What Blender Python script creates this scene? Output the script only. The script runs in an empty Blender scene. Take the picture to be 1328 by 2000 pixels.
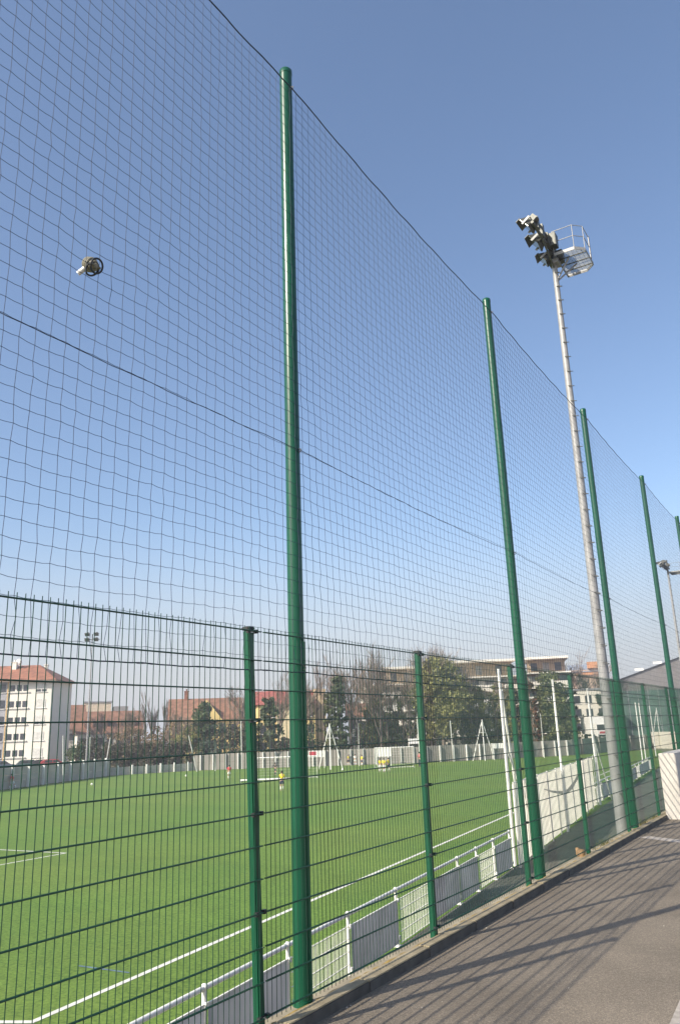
import bpy, bmesh, math, random
from mathutils import Vector, Matrix, Quaternion
random.seed(7)
R = math.radians
S = bpy.context.scene
COL = S.collection

# ------------------------------------------------------------------ camera
CAM = Vector((3.411, -4.464, 1.780))
RIGHT = Vector((0.847336, 0.530003, -0.033448))
UP = Vector((0.169156, -0.209661, 0.963031))
FWD = Vector((-0.503397, 0.821668, 0.267306))
FPX = 1540.72                       # focal length in pixels of the 1328x2000 photograph
cd = bpy.data.cameras.new('camera')
cam = bpy.data.objects.new('camera', cd); COL.objects.link(cam)
cd.sensor_fit = 'VERTICAL'; cd.sensor_height = 24.0; cd.sensor_width = 24.0
cd.lens = 24.0 * FPX / 2000.0
cd.clip_start = 0.05; cd.clip_end = 6000
cam.matrix_world = Matrix(((RIGHT.x, UP.x, -FWD.x, CAM.x), (RIGHT.y, UP.y, -FWD.y, CAM.y),
                           (RIGHT.z, UP.z, -FWD.z, CAM.z), (0, 0, 0, 1)))
S.camera = cam

# ------------------------------------------------------------------ world, sun, exposure
SUN_EL, SUN_AZ = R(34.7), math.atan2(-0.37, -0.93)     # azimuth clockwise from +Y
w = bpy.data.worlds.new('World'); S.world = w; w.use_nodes = True
nt = w.node_tree; bg = nt.nodes['Background']
sky = nt.nodes.new('ShaderNodeTexSky'); sky.sky_type = 'NISHITA'; sky.sun_disc = False
sky.sun_elevation = SUN_EL; sky.sun_rotation = SUN_AZ
sky.air_density = 1.0; sky.dust_density = 2.0; sky.ozone_density = 1.1; sky.altitude = 0
tint = nt.nodes.new('ShaderNodeMix'); tint.data_type = 'RGBA'; tint.blend_type = 'MULTIPLY'; tint.inputs[0].default_value = 1
tint.inputs[7].default_value = (1.0, 1.03, 1.085, 1); nt.links.new(sky.outputs[0], tint.inputs[6])
# the pale band of haze low in the sky
wtc = nt.nodes.new('ShaderNodeTexCoord'); wsx = nt.nodes.new('ShaderNodeSeparateXYZ'); nt.links.new(wtc.outputs['Generated'], wsx.inputs[0])
wmr = nt.nodes.new('ShaderNodeMapRange'); wmr.interpolation_type = 'SMOOTHERSTEP'
for k_, v_ in zip(('From Min', 'From Max', 'To Min', 'To Max'), (0.0, 0.30, 0.85, 0.0)): wmr.inputs[k_].default_value = v_
nt.links.new(wsx.outputs[2], wmr.inputs['Value'])
wmx = nt.nodes.new('ShaderNodeMix'); wmx.data_type = 'RGBA'; wmx.inputs[7].default_value = (3.45, 3.50, 3.75, 1)
nt.links.new(wmr.outputs[0], wmx.inputs[0]); nt.links.new(tint.outputs[2], wmx.inputs[6])
nt.links.new(wmx.outputs[2], bg.inputs[0]); bg.inputs[1].default_value = 0.098
sl = bpy.data.lights.new('sun', 'SUN'); sl.energy = 3.5; sl.angle = R(0.53); sl.color = (1.0, 0.91, 0.77)
so = bpy.data.objects.new('sun', sl); COL.objects.link(so)
ldir = Vector((0.37, 0.93, 0)).normalized() * math.cos(SUN_EL) - Vector((0, 0, math.sin(SUN_EL)))
so.rotation_mode = 'QUATERNION'; so.rotation_quaternion = ldir.to_track_quat('-Z', 'Y')
so.location = (-20, -40, 40)
vs = S.view_settings; vs.view_transform = 'Standard'; vs.look = 'None'; vs.exposure = 1.0; vs.gamma = 1

# ------------------------------------------------------------------ survey: a bearing in the photograph to a real place
def ray(u, v): return (FWD + RIGHT * ((u - 664) / FPX) + UP * (-(v - 1000) / FPX))
def gnd(u, v, z):
    d = ray(u, v); return CAM + d * ((z - CAM.z) / d.z)
def at(u, v, D): return CAM + ray(u, v) * D
def depth(p): return (Vector(p) - CAM).dot(FWD)
def spot(u, D, z, v0=1450):                          # the place at height z on bearing u, D metres deep
    v = v0
    for _ in range(6):
        p = at(u, v, D); v += (p.z - z) / D * FPX
    return at(u, v, D)
def hgt(u, v, D): return at(u, v, D).z
ZF = -2.65
HAZE = 0.0008

# ------------------------------------------------------------------ materials
MATS = {}
def mat(name, col, rough=0.6, metal=0.0, var=0.12, scale=3.0, bump=0.0, bscale=60.0, spec=0.5, coat=0.0, island=0.0, trans=0.0):
    if name in MATS: return MATS[name]
    m = bpy.data.materials.new(name); m.use_nodes = True; n = m.node_tree.nodes; l = m.node_tree.links
    b = n['Principled BSDF']; b.inputs['Roughness'].default_value = rough; b.inputs['Metallic'].default_value = metal
    b.inputs['Specular IOR Level'].default_value = spec; b.inputs['Coat Weight'].default_value = coat
    tc = n.new('ShaderNodeTexCoord')
    tx = n.new('ShaderNodeTexNoise'); tx.inputs['Scale'].default_value = scale; tx.inputs['Detail'].default_value = 6
    l.new(tc.outputs['Object'], tx.inputs['Vector'])
    rp = n.new('ShaderNodeValToRGB')
    lo = [max(0, c * (1 - var * 1.6)) for c in col]; hi = [min(1, c * (1 + var * 1.3)) for c in col]
    rp.color_ramp.elements[0].color = (*lo, 1); rp.color_ramp.elements[1].color = (*hi, 1)
    rp.color_ramp.elements[0].position = 0.3; rp.color_ramp.elements[1].position = 0.7
    l.new(tx.outputs['Fac'], rp.inputs['Fac']); out = rp.outputs['Color']
    if island:
        g = n.new('ShaderNodeNewGeometry'); hs = n.new('ShaderNodeHueSaturation')
        mr = n.new('ShaderNodeMapRange'); mr.inputs['To Min'].default_value = 1 - island; mr.inputs['To Max'].default_value = 1 + island
        l.new(g.outputs['Random Per Island'], mr.inputs['Value']); l.new(mr.outputs[0], hs.inputs['Value'])
        l.new(out, hs.inputs['Color']); out = hs.outputs['Color']
    l.new(out, b.inputs['Base Color'])
    if bump:
        t2 = n.new('ShaderNodeTexNoise'); t2.inputs['Scale'].default_value = bscale; t2.inputs['Detail'].default_value = 4
        l.new(tc.outputs['Object'], t2.inputs['Vector'])
        bp = n.new('ShaderNodeBump'); bp.inputs['Strength'].default_value = bump; bp.inputs['Distance'].default_value = min(.04, .25 / bscale)
        l.new(t2.outputs['Fac'], bp.inputs['Height']); l.new(bp.outputs[0], b.inputs['Normal'])
    if trans:
        tr = n.new('ShaderNodeBsdfTranslucent'); mx = n.new('ShaderNodeMixShader'); mx.inputs[0].default_value = trans
        l.new(out, tr.inputs['Color']); l.new(b.outputs[0], mx.inputs[1]); l.new(tr.outputs[0], mx.inputs[2])
        l.new(mx.outputs[0], n['Material Output'].inputs['Surface'])
    MATS[name] = m; return m

GREEN = mat('green_powder_coat', (0.0045, 0.070, 0.036), 0.30, var=0.14, scale=1.5, spec=0.4, coat=0.08)
WIRE = mat('green_wire_coat', (0.005, 0.050, 0.027), 0.42, var=0.12, scale=2)
BLACK = mat('black_plastic', (0.018, 0.020, 0.022), 0.5)
STEEL = mat('galvanised_steel', (0.27, 0.27, 0.268), 0.5, 0.1, var=0.10, scale=5)
STEELD = mat('weathered_steel', (0.085, 0.088, 0.078), 0.5, 0.4, var=0.25, scale=9)
BRIGHT = mat('bright_steel', (0.62, 0.62, 0.60), 0.3, 0.8)
TWINE = mat('navy_net_twine', (0.026, 0.042, 0.085), 0.7, var=0.2, scale=8)
ROPE = mat('dark_rope', (0.012, 0.02, 0.04), 0.7)
WHITE = mat('white_paint', (0.76, 0.75, 0.71), 0.45, var=0.05, scale=2)
WHITEG = mat('chalky_white_paint', (0.66, 0.66, 0.62), 0.6, var=0.07, scale=2)
GREY = mat('grey_panel', (0.60, 0.60, 0.64), 0.55, var=0.10, scale=1.2, trans=0.42)
CONC = mat('concrete', (0.29, 0.25, 0.175), 0.85, var=0.16, scale=5, bump=0.5, bscale=90)
KERB = mat('kerb_concrete', (0.30, 0.25, 0.158), 0.85, var=0.16, scale=6, bump=0.6, bscale=110)
WALLG = mat('grey_concrete_boards', (0.25, 0.235, 0.21), 0.85, var=0.10, scale=0.6)
FABRIC = mat('white_mesh_fabric', (0.90, 0.84, 0.75), 0.8, var=0.05, scale=1.2, trans=0.84)
LENS = mat('lamp_glass', (0.10, 0.11, 0.085), 0.12, var=0.2, spec=0.7)
GLASS = mat('window_glass', (0.045, 0.05, 0.06), 0.12, var=0.3, scale=0.6)

# asphalt
def asphalt(name, base, dark):
    m = bpy.data.materials.new(name); m.use_nodes = True; n = m.node_tree.nodes; l = m.node_tree.links
    b = n['Principled BSDF']; b.inputs['Roughness'].default_value = 0.85; b.inputs['Specular IOR Level'].default_value = 0.3
    tc = n.new('ShaderNodeTexCoord')
    vo = n.new('ShaderNodeTexVoronoi'); vo.inputs['Scale'].default_value = 150
    n1 = n.new('ShaderNodeTexNoise'); n1.inputs['Scale'].default_value = 1.1; n1.inputs['Detail'].default_value = 8
    n2 = n.new('ShaderNodeTexNoise'); n2.inputs['Scale'].default_value = 220; n2.inputs['Detail'].default_value = 3
    for t in (vo, n1, n2): l.new(tc.outputs['Object'], t.inputs['Vector'])
    sep = n.new('ShaderNodeSeparateColor'); l.new(vo.outputs['Color'], sep.inputs[0])
    r1 = n.new('ShaderNodeValToRGB'); e = r1.color_ramp.elements
    e[0].color = (*dark, 1); e[0].position = 0.0; e[1].color = (*base, 1); e[1].position = 0.65
    x = e.new(0.97); x.color = (*[min(1, c * 1.45) for c in base], 1)
    l.new(sep.outputs[0], r1.inputs[0])
    mr = n.new('ShaderNodeMapRange'); mr.inputs['From Min'].default_value = 0.3; mr.inputs['From Max'].default_value = 0.7
    mr.inputs['To Min'].default_value = 0.82; mr.inputs['To Max'].default_value = 1.16; l.new(n1.outputs['Fac'], mr.inputs['Value'])
    mr2 = n.new('ShaderNodeMapRange'); mr2.inputs['To Min'].default_value = 0.75; mr2.inputs['To Max'].default_value = 1.25
    l.new(n2.outputs['Fac'], mr2.inputs['Value'])
    mu = n.new('ShaderNodeMath'); mu.operation = 'MULTIPLY'; l.new(mr.outputs[0], mu.inputs[0]); l.new(mr2.outputs[0], mu.inputs[1])
    hs = n.new('ShaderNodeHueSaturation'); l.new(mu.outputs[0], hs.inputs['Value']); l.new(r1.outputs[0], hs.inputs['Color'])
    l.new(hs.outputs[0], b.inputs['Base Color'])
    bp = n.new('ShaderNodeBump'); bp.inputs['Strength'].default_value = 0.6; bp.inputs['Distance'].default_value = 0.006
    l.new(vo.outputs['Distance'], bp.inputs['Height']); l.new(bp.outputs[0], b.inputs['Normal'])
    return m
ASPH = asphalt('asphalt', (0.208, 0.174, 0.132), (0.150, 0.126, 0.096))
WALK = asphalt('old_green_asphalt', (0.13, 0.128, 0.108), (0.08, 0.08, 0.07))

# artificial turf
def turf_mat():
    m = bpy.data.materials.new('artificial_turf'); m.use_nodes = True; n = m.node_tree.nodes; l = m.node_tree.links
    b = n['Principled BSDF']; b.inputs['Roughness'].default_value = 0.75; b.inputs['Specular IOR Level'].default_value = 0.25
    tc = n.new('ShaderNodeTexCoord')
    mp = n.new('ShaderNodeMapping'); mp.inputs['Scale'].default_value = (1, 1, 1); l.new(tc.outputs['Object'], mp.inputs['Vector'])
    big = n.new('ShaderNodeTexNoise'); big.inputs['Scale'].default_value = 0.12; big.inputs['Detail'].default_value = 5
    fine = n.new('ShaderNodeTexNoise'); fine.inputs['Scale'].default_value = 11; fine.inputs['Detail'].default_value = 6; fine.inputs['Roughness'].default_value = 0.75
    mid = n.new('ShaderNodeTexNoise'); mid.inputs['Scale'].default_value = 1.7; mid.inputs['Detail'].default_value = 4
    for t in (big, fine, mid): l.new(mp.outputs[0], t.inputs['Vector'])
    r = n.new('ShaderNodeValToRGB'); e = r.color_ramp.elements
    e[0].color = (0.058, 0.112, 0.015, 1); e[0].position = 0.36; e[1].color = (0.160, 0.246, 0.044, 1); e[1].position = 0.64
    l.new(fine.outputs['Fac'], r.inputs[0])
    r2 = n.new('ShaderNodeValToRGB'); e = r2.color_ramp.elements
    e[0].color = (0.90, 0.98, 0.88, 1); e[0].position = 0.35; e[1].color = (1.12, 1.03, 1.02, 1); e[1].position = 0.65
    l.new(big.outputs['Fac'], r2.inputs[0])
    r3 = n.new('ShaderNodeMapRange'); r3.inputs['From Min'].default_value = 0.3; r3.inputs['From Max'].default_value = 0.7
    r3.inputs['To Min'].default_value = 0.92; r3.inputs['To Max'].default_value = 1.08; l.new(mid.outputs['Fac'], r3.inputs['Value'])
    mx = n.new('ShaderNodeMix'); mx.data_type = 'RGBA'; mx.blend_type = 'MULTIPLY'; mx.inputs[0].default_value = 1
    l.new(r.outputs[0], mx.inputs[6]); l.new(r2.outputs[0], mx.inputs[7])
    hs = n.new('ShaderNodeHueSaturation'); l.new(r3.outputs[0], hs.inputs['Value']); l.new(mx.outputs[2], hs.inputs['Color'])
    l.new(hs.outputs[0], b.inputs['Base Color'])
    rot = n.new('ShaderNodeMapping'); rot.inputs['Rotation'].default_value = (0, 0, R(6.3)); l.new(tc.outputs['Object'], rot.inputs['Vector'])
    sx = n.new('ShaderNodeSeparateXYZ'); l.new(rot.outputs[0], sx.inputs[0])
    md = n.new('ShaderNodeMath'); md.operation = 'PINGPONG'; md.inputs[1].default_value = 4.0; l.new(sx.outputs[1], md.inputs[0])
    gt = n.new('ShaderNodeMapRange'); gt.inputs['From Min'].default_value = 1.9; gt.inputs['From Max'].default_value = 2.1; gt.inputs['To Min'].default_value = 0.975; gt.inputs['To Max'].default_value = 1.025
    l.new(md.outputs[0], gt.inputs['Value']); h2 = n.new('ShaderNodeHueSaturation'); l.new(gt.outputs[0], h2.inputs['Value']); l.new(hs.outputs[0], h2.inputs['Color']); l.new(h2.outputs[0], b.inputs['Base Color'])
    bp = n.new('ShaderNodeBump'); bp.inputs['Strength'].default_value = 0.5; bp.inputs['Distance'].default_value = 0.03
    l.new(fine.outputs['Fac'], bp.inputs['Height']); l.new(bp.outputs[0], b.inputs['Normal'])
    return m
TURF = turf_mat()

# ------------------------------------------------------------------ mesh helpers
class MB:
    def __init__(s): s.v = []; s.f = []
    def add(s, vs, fs):
        o = len(s.v); s.v += [tuple(x) for x in vs]; s.f += [tuple(i + o for i in f) for f in fs]; return s
    def box(s, c, d, rot=None):
        x, y, z = d[0] / 2, d[1] / 2, d[2] / 2
        vs = [Vector(p) for p in ((-x, -y, -z), (x, -y, -z), (x, y, -z), (-x, y, -z), (-x, -y, z), (x, -y, z), (x, y, z), (-x, y, z))]
        if rot: vs = [rot @ p for p in vs]
        return s.add([p + Vector(c) for p in vs], [(0, 3, 2, 1), (4, 5, 6, 7), (0, 1, 5, 4), (1, 2, 6, 5), (2, 3, 7, 6), (3, 0, 4, 7)])
    def tube(s, pts, r, n=8, caps=True):
        pts = [Vector(p) for p in pts]; rs = r if isinstance(r, (list, tuple)) else [r] * len(pts)
        t = (pts[-1] - pts[0]); t = t if t.length > 1e-6 else pts[1] - pts[0]
        a = Vector((0, 0, 1)) if abs(t.normalized().z) < 0.9 else Vector((1, 0, 0))
        vs = []
        for i, p in enumerate(pts):
            d = (pts[min(i + 1, len(pts) - 1)] - pts[max(i - 1, 0)]).normalized()
            x = d.cross(a); x.normalize(); y = x.cross(d)
            for k in range(n):
                q = 2 * math.pi * (k + 0.5) / n
                vs.append(p + (x * math.cos(q) + y * math.sin(q)) * rs[i])
        fs = [(i * n + k, i * n + (k + 1) % n, (i + 1) * n + (k + 1) % n, (i + 1) * n + k) for i in range(len(pts) - 1) for k in range(n)]
        if caps: fs += [tuple(range(n)), tuple(reversed([(len(pts) - 1) * n + k for k in range(n)]))]
        return s.add(vs, fs)
    def ring(s, c, ax, R_, r, n=24, m=8):
        c = Vector(c); ax = Vector(ax).normalized(); x = ax.orthogonal().normalized(); y = ax.cross(x); vs = []; fs = []
        for i in range(n):
            q = 2 * math.pi * i / n; d = x * math.cos(q) + y * math.sin(q)
            for k in range(m):
                p = 2 * math.pi * k / m; vs.append(c + d * (R_ + r * math.cos(p)) + ax * r * math.sin(p))
        for i in range(n):
            for k in range(m): fs.append((i * m + k, ((i + 1) % n) * m + k, ((i + 1) % n) * m + (k + 1) % m, i * m + (k + 1) % m))
        return s.add(vs, fs)
    def ball(s, c, r, n=10, m=7, sc=(1, 1, 1)):
        vs = []; fs = []
        for j in range(m + 1):
            t = math.pi * j / m
            for i in range(n):
                p = 2 * math.pi * i / n
                vs.append((c[0] + r * sc[0] * math.sin(t) * math.cos(p), c[1] + r * sc[1] * math.sin(t) * math.sin(p), c[2] + r * sc[2] * math.cos(t)))
        for j in range(m):
            for i in range(n): fs.append((j * n + i, (j + 1) * n + i, (j + 1) * n + (i + 1) % n, j * n + (i + 1) % n))
        return s.add(vs, fs)
    def prism(s, poly, z0, z1):
        n = len(poly); vs = [(p[0], p[1], z0) for p in poly] + [(p[0], p[1], z1) for p in poly]
        return s.add(vs, [tuple(reversed(range(n))), tuple(range(n, 2 * n))] + [(i, (i + 1) % n, n + (i + 1) % n, n + i) for i in range(n)])
    def mesh(s, name, m, smooth=False):
        me = bpy.data.meshes.new(name); me.from_pydata(s.v, [], s.f); me.update()
        if m: me.materials.append(m)
        if smooth:
            for p in me.polygons: p.use_smooth = True
            try: me.set_sharp_from_angle(angle=R(40))
            except Exception: pass
        return me
    def build(s, name, m, parent=None, smooth=False, bevel=0):
        o = bpy.data.objects.new(name, s.mesh(name, m, smooth)); COL.objects.link(o)
        if parent: o.parent = parent
        if bevel:
            bm = bmesh.new(); bm.from_mesh(o.data)
            bmesh.ops.remove_doubles(bm, verts=bm.verts, dist=1e-5)
            ed = [e for e in bm.edges if len(e.link_faces) == 2 and e.calc_face_angle(0) > 0.6]
            bmesh.ops.bevel(bm, geom=ed, offset=bevel, segments=2, affect='EDGES'); bm.to_mesh(o.data); bm.free()
        return o
def tag(o, label=None, cat=None, group=None, kind=None):
    if label: o['label'] = label
    if cat: o['category'] = cat
    if group: o['group'] = group
    if kind: o['kind'] = kind
    return o
def thing(name, label, cat, loc=(0, 0, 0), rz=0, group=None):
    o = bpy.data.objects.new(name, None); COL.objects.link(o); o.location = loc; o.rotation_euler = (0, 0, rz)
    o.empty_display_size = 0.2
    return tag(o, label, cat, group)
def part(name, me, parent, loc=(0, 0, 0), rot=(0, 0, 0)):
    o = bpy.data.objects.new(name, me); COL.objects.link(o); o.parent = parent; o.location = loc; o.rotation_euler = rot; return o
def dup(o, loc=None, rz=None, label=None, parent=None):
    c = o.copy(); COL.objects.link(c)
    if parent: c.parent = parent
    if loc is not None: c.location = loc
    if rz is not None: c.rotation_euler = (0, 0, rz)
    if label: c['label'] = label
    for ch in [x for x in bpy.data.objects if x.parent == o]: dup(ch, parent=c)
    return c
def sheet(name, poly, z, m, kind='structure'):
    b = MB(); b.add([(p[0], p[1], z) for p in poly], [tuple(range(len(poly)))])
    return tag(b.build(name, m), kind=kind)
def stripe(name, a, b_, wd, z, m, kind='structure'):
    a = Vector((a[0], a[1])); b_ = Vector((b_[0], b_[1])); d = (b_ - a).normalized(); n = Vector((-d.y, d.x)) * wd / 2
    return sheet(name, [a - n, b_ - n, b_ + n, a + n], z, m, kind)

# ------------------------------------------------------------------ setting: ground, turf, walkway, path
SOIL = mat('dry_ground', (0.17, 0.15, 0.10), 0.9, var=0.2, scale=0.15)
sheet('ground', [(-1500, -1500), (1500, -1500), (1500, 1500), (-1500, 1500)], -2.70, SOIL)
def barX(y): return -5.22 - 0.1115 * (y - 9.4)
EDGE = [(-60, 28), (-70.2, 48.5), (-76.3, 68.4), (-71.7, 78.8), (-45.9, 94.1), (-37.7, 103.5), (-30.8, 112.5), (-28.9, 128.6)]
sheet('pitch', [(barX(-30), -30), (barX(100), 100), (-22.0, 128)] + EDGE[::-1] + [(-60, -30)], ZF, TURF)
sheet('walkway', [(-0.165, -30), (-0.165, 14.0), (-1.2, 14.0), (-1.5, 20), (-4.0, 60), (-8, 100), (barX(100) + .02, 100), (barX(-30) + .02, -30)], ZF + 0.004, WALK)
GRASS = mat('rough_grass', (0.105, 0.125, 0.035), 0.9, var=0.3, scale=3, bump=0.6, bscale=30)
sheet('verge', [(-0.165, 14.0), (-0.165, 90), (-6, 100), (-4.0, 60), (-1.5, 20), (-1.2, 14.0)], ZF + 0.008, GRASS)
LINEW = mat('white_line_paint', (0.62, 0.62, 0.56), 0.8, var=0.12, scale=6)
LINEB = mat('faded_blue_line', (0.10, 0.16, 0.24), 0.8, var=0.2, scale=6)
stripe('touchline', (-8.78, 5.2), (-16.6, 76), 0.13, ZF + .006, LINEW)
stripe('goal_line', (-8.73, 5.26), (-30, -5.2), 0.13, ZF + .010, LINEW)
stripe('penalty_line', (-24.62, 19.0), (-24.5, 5.0), 0.11, ZF + .006, LINEW)
stripe('penalty_line', (-24.56, 18.97), (-46, 17.4), 0.11, ZF + .010, LINEW)
stripe('faded_line', (-10.75, 7.85), (-9.4, 7.95), 0.06, ZF + .006, LINEB)
stripe('faded_line', (-15.2, 6.0), (-13.0, 6.15), 0.07, ZF + .006, LINEB)

PLA, PLB = (0.20, 9.95), (3.2, 8.18)
pth = MB(); pth.prism([(0.10, -40), (60, -40), (60, 120), (0.10, 120)], -0.42, -0.065)
tag(pth.build('path', ASPH), kind='structure')
WORN = mat('worn_road_paint', (0.40, 0.355, 0.30), 0.85, var=0.22, scale=14)
stripe('parking_line', PLA, PLB, 0.26, -.061, WORN)
stripe('parking_line', (2.16, 1.95), (2.30, -1.5), 0.12, -.061, WORN)
# retaining wall under the fence and the kerb stones on it
rw = MB(); rw.box((-0.0855, 10, -1.362), (0.155, 100, 2.676))
tag(rw.build('retaining_wall', CONC), 'long concrete retaining wall carrying the green fence above the pitch', 'wall')
kst = MB(); kst.box((0, 0, 0), (0.112, 0.992, 0.27)); kme = kst.build('kerb_stone', mat('shaded_kerb_face', (0.088, 0.080, 0.068), 0.85, var=0.25, scale=7, bump=0.5, bscale=90), bevel=0.008)  # body coloured dark, so the front face's shade is in the colour
kw = MB(); kw.box((0, 0, .134), (0.102, 0.985, 0.012)); kwo = kw.build('lit_top', KERB, bevel=0.004); kwm = kwo.data; bpy.data.objects.remove(kwo)  # thin slab in the paler sunlit tone covers the dark stone body
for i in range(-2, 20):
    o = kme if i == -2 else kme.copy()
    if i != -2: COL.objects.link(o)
    part('lit_top', kwm, o)
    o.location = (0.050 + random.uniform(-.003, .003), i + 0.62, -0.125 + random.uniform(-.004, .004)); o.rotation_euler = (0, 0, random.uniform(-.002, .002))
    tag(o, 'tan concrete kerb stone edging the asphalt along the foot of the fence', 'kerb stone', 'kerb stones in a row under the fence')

# ------------------------------------------------------------------ welded mesh fence
PITCH = 2.523; TOPZ = 2.470; FH = 2.4
fence = thing('mesh_fence', 'tall green welded wire mesh fence on the kerb, between path and pitch', 'fence')
wp = MB(); L = PITCH - 0.03
for i in range(50):
    y = 0.015 + i * 0.05 + 0.01; wp.tube([(0, y, TOPZ - FH - .03), (0, y, TOPZ + .03)], 0.0024, 6)
for k in range(13):
    z = TOPZ - k * 0.2
    for x in (-0.0055, 0.0055): wp.tube([(x, 0.015, z), (x, 0.015 + L, z)], 0.0041, 6)
wme = wp.mesh('wire_panel', WIRE, True)
ps = MB(); ps.box((0, 0, 1.23), (0.055, 0.062, 2.50))
pobj = ps.build('fence_post', GREEN, bevel=0.008); pme = pobj.data; bpy.data.objects.remove(pobj)
cp = MB(); cp.box((0, 0, 2.492), (0.068, 0.074, 0.024)); cobj = cp.build('post_cap', BLACK, bevel=0.006); cme = cobj.data; bpy.data.objects.remove(cobj)
cl = MB(); cl.box((0.034, -0.040, 0), (0.024, 0.024, 0.026)); cl.box((0.034, 0.040, 0), (0.024, 0.024, 0.026)); cl.box((0.03, 0, 0), (0.008, 0.1, 0.02))
clme = cl.mesh('clamp', BLACK)
cb = MB(); cb.box((0.0360, 0, 0), (0.004, 0.062, 0.011)); cbme = cb.mesh('clamp_band', BRIGHT)
for i in range(-3, 9):
    y = i * PITCH
    part('wire_panel', wme, fence, (0, y, 0))
    tilt = (0, 0, 0)
    if i == 0: tilt = (R(2.4), 0, 0)
    p = part('fence_post', pme, fence, (-0.044, y, 0), tilt)
    part('post_cap', cme, p)
    for k in (0, 3, 6, 9, 12):
        c = part('clamp', clme, p, (0, 0, TOPZ - k * 0.2))
        if k in (0, 3, 12): part('clamp_band', cbme, p, (0, 0, TOPZ - k * 0.2 - .004))

# ------------------------------------------------------------------ tall net poles
PY = [-4.49, 0.556, 5.604, 10.735, 16.17, 21.236]; HP = 7.856
pb = MB(); pb.tube([(0, 0, -0.05), (0, 0, 7.80)], [0.063, 0.0575], 32); pmesh = pb.mesh('pole', GREEN, True)
pc = MB(); pc.tube([(0, 0, 7.80), (0, 0, 7.842), (0, 0, 7.856)], [0.0605, 0.0605, 0.05], 32); pcap = pc.mesh('pole_cap', GREEN, True)
pf = MB(); pf.tube([(0, 0, -0.03), (0, 0, 0.012)], 0.070, 24); pfm = pf.mesh('base_collar', GREEN, True)
fr_ = MB(); fr_.box((.060, .012, 1.23), (.014, .030, 2.44)); frm = fr_.mesh('fixing_rail', GREEN)
ey = MB(); ey.ring((0.070, 0, 0), (0, 1, 0), 0.014, 0.004, 12, 6); eym = ey.mesh('cable_eye', BLACK, True)
lab = ['tall green pole behind the fence holding the net, out beyond the left side',
       'tallest looking green net pole, full height beside the nearest fence post',
       'green net pole standing at the third fence post, left of the steel floodlight mast',
       'green net pole just right of the steel floodlight mast, overlapping it',
       'green net pole fourth along the fence, in front of the distant floodlight mast',
       'farthest green net pole, cut off by the right edge of the view']
for y, lb in zip(PY, lab):
    t = thing('net_pole', lb, 'pole', (-0.1, y, 0), group='tall green poles carrying the net')
    part('pole', pmesh, t); part('pole_cap', pcap, t); part('base_collar', pfm, t)
    part('fixing_rail', frm, t)
    for z in (7.62, 4.0, 2.25): part('cable_eye', eym, t, (0, 0, z))

# ------------------------------------------------------------------ ball stop net: knotted square mesh, 0.1 m
net = thing('ball_stop_net', 'high dark blue knotted net stretched between the tall green poles above the fence', 'net')
XN = -0.022
def sag(y, zpole, s):
    for a, b in zip(PY, PY[1:]):
        if a <= y <= b:
            t = (y - a) / (b - a); return zpole - 4 * s * t * (1 - t)
    return zpole
def topz(y): return sag(y, 7.60, 0.07)
def midz(y): return sag(y, 4.0, 0.035)
def botz(y): return sag(y, 2.215, 0.02)
Y0, Y1 = -4.49, 21.24; NC = int((Y1 - Y0) / 0.1); NRW = 54
ns = random.Random(3); grid = {}
ph = [ns.uniform(0, 6.28) for _ in range(9)]
for i in range(NC + 1):
    y = Y0 + i * 0.1
    for j in range(NRW + 1):
        t = j / NRW; z = botz(y) + (topz(y) - botz(y)) * t
        e = 0 if j in (0, NRW) else 1
        wob = math.sin(y * 1.7 + ph[0] + 3 * t) * .007 + math.sin(y * 4.1 + t * 7 + ph[1]) * .004
        wz = math.sin(y * 2.3 + ph[2] + 5 * t) * .006 + math.sin(t * 23 + ph[3] + y * .6) * .006 * (1 - t)
        bell = math.sin(math.pi * t) * math.sin(y * .62 + ph[4]) * .02
        dj = math.hypot(y + 1.63, z - 4.60); pull = .028 * max(0, 1 - dj / .32) if dj > .06 else .028
        fr = (1 - t) ** 14 * ns.uniform(-.02, .02)
        grid[i, j] = Vector((XN + e * (bell + ns.uniform(-.004, .004)), y + e * (wob + ns.uniform(-.006, .006) + fr), z + e * (wz + ns.uniform(-.005, .005)) - pull))
nb = MB(); rt = 0.00155
for j in range(NRW + 1):
    pts = []
    for i in range(NC + 1):
        p = grid[i, j]; pts.append(p)
        if i < NC and p.y < 4: pts.append((p + grid[i + 1, j]) / 2 + Vector((0, 0, -0.0035)))
    nb.tube(pts, rt, 4, False)
for i in range(NC + 1): nb.tube([grid[i, j] for j in range(NRW + 1)], rt, 4, False)
for i in range(NC + 1):
    if grid[i, 0].y > 6: break
    for j in range(1, NRW):
        p = grid[i, j]; k = 0.0037
        nb.add([p + Vector(d) * k for d in ((1, 0, 0), (-1, 0, 0), (0, 1, 0), (0, -1, 0), (0, 0, 1), (0, 0, -1))],
               [(0, 2, 4), (2, 1, 4), (1, 3, 4), (3, 0, 4), (2, 0, 5), (1, 2, 5), (3, 1, 5), (0, 3, 5)])
nb.build('net_mesh', TWINE, net)
def cable(name, fz, r, twist=0):
    b = MB(); pts = []
    n = int((Y1 - Y0) / 0.08)
    for i in range(n + 1):
        y = Y0 + (Y1 - Y0) * i / n
        pts.append(Vector((XN + .004 * math.sin(y * 9), y, fz(y) + .002 * math.sin(y * 11.0 + 1) + .0015 * math.sin(y * 27))))
    b.tube(pts, r, 6); b.build(name, ROPE, net, True)
cable('top_rope', topz, 0.0055); cable('middle_rope', midz, 0.0028); cable('bottom_rope', botz, 0.0040)

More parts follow.
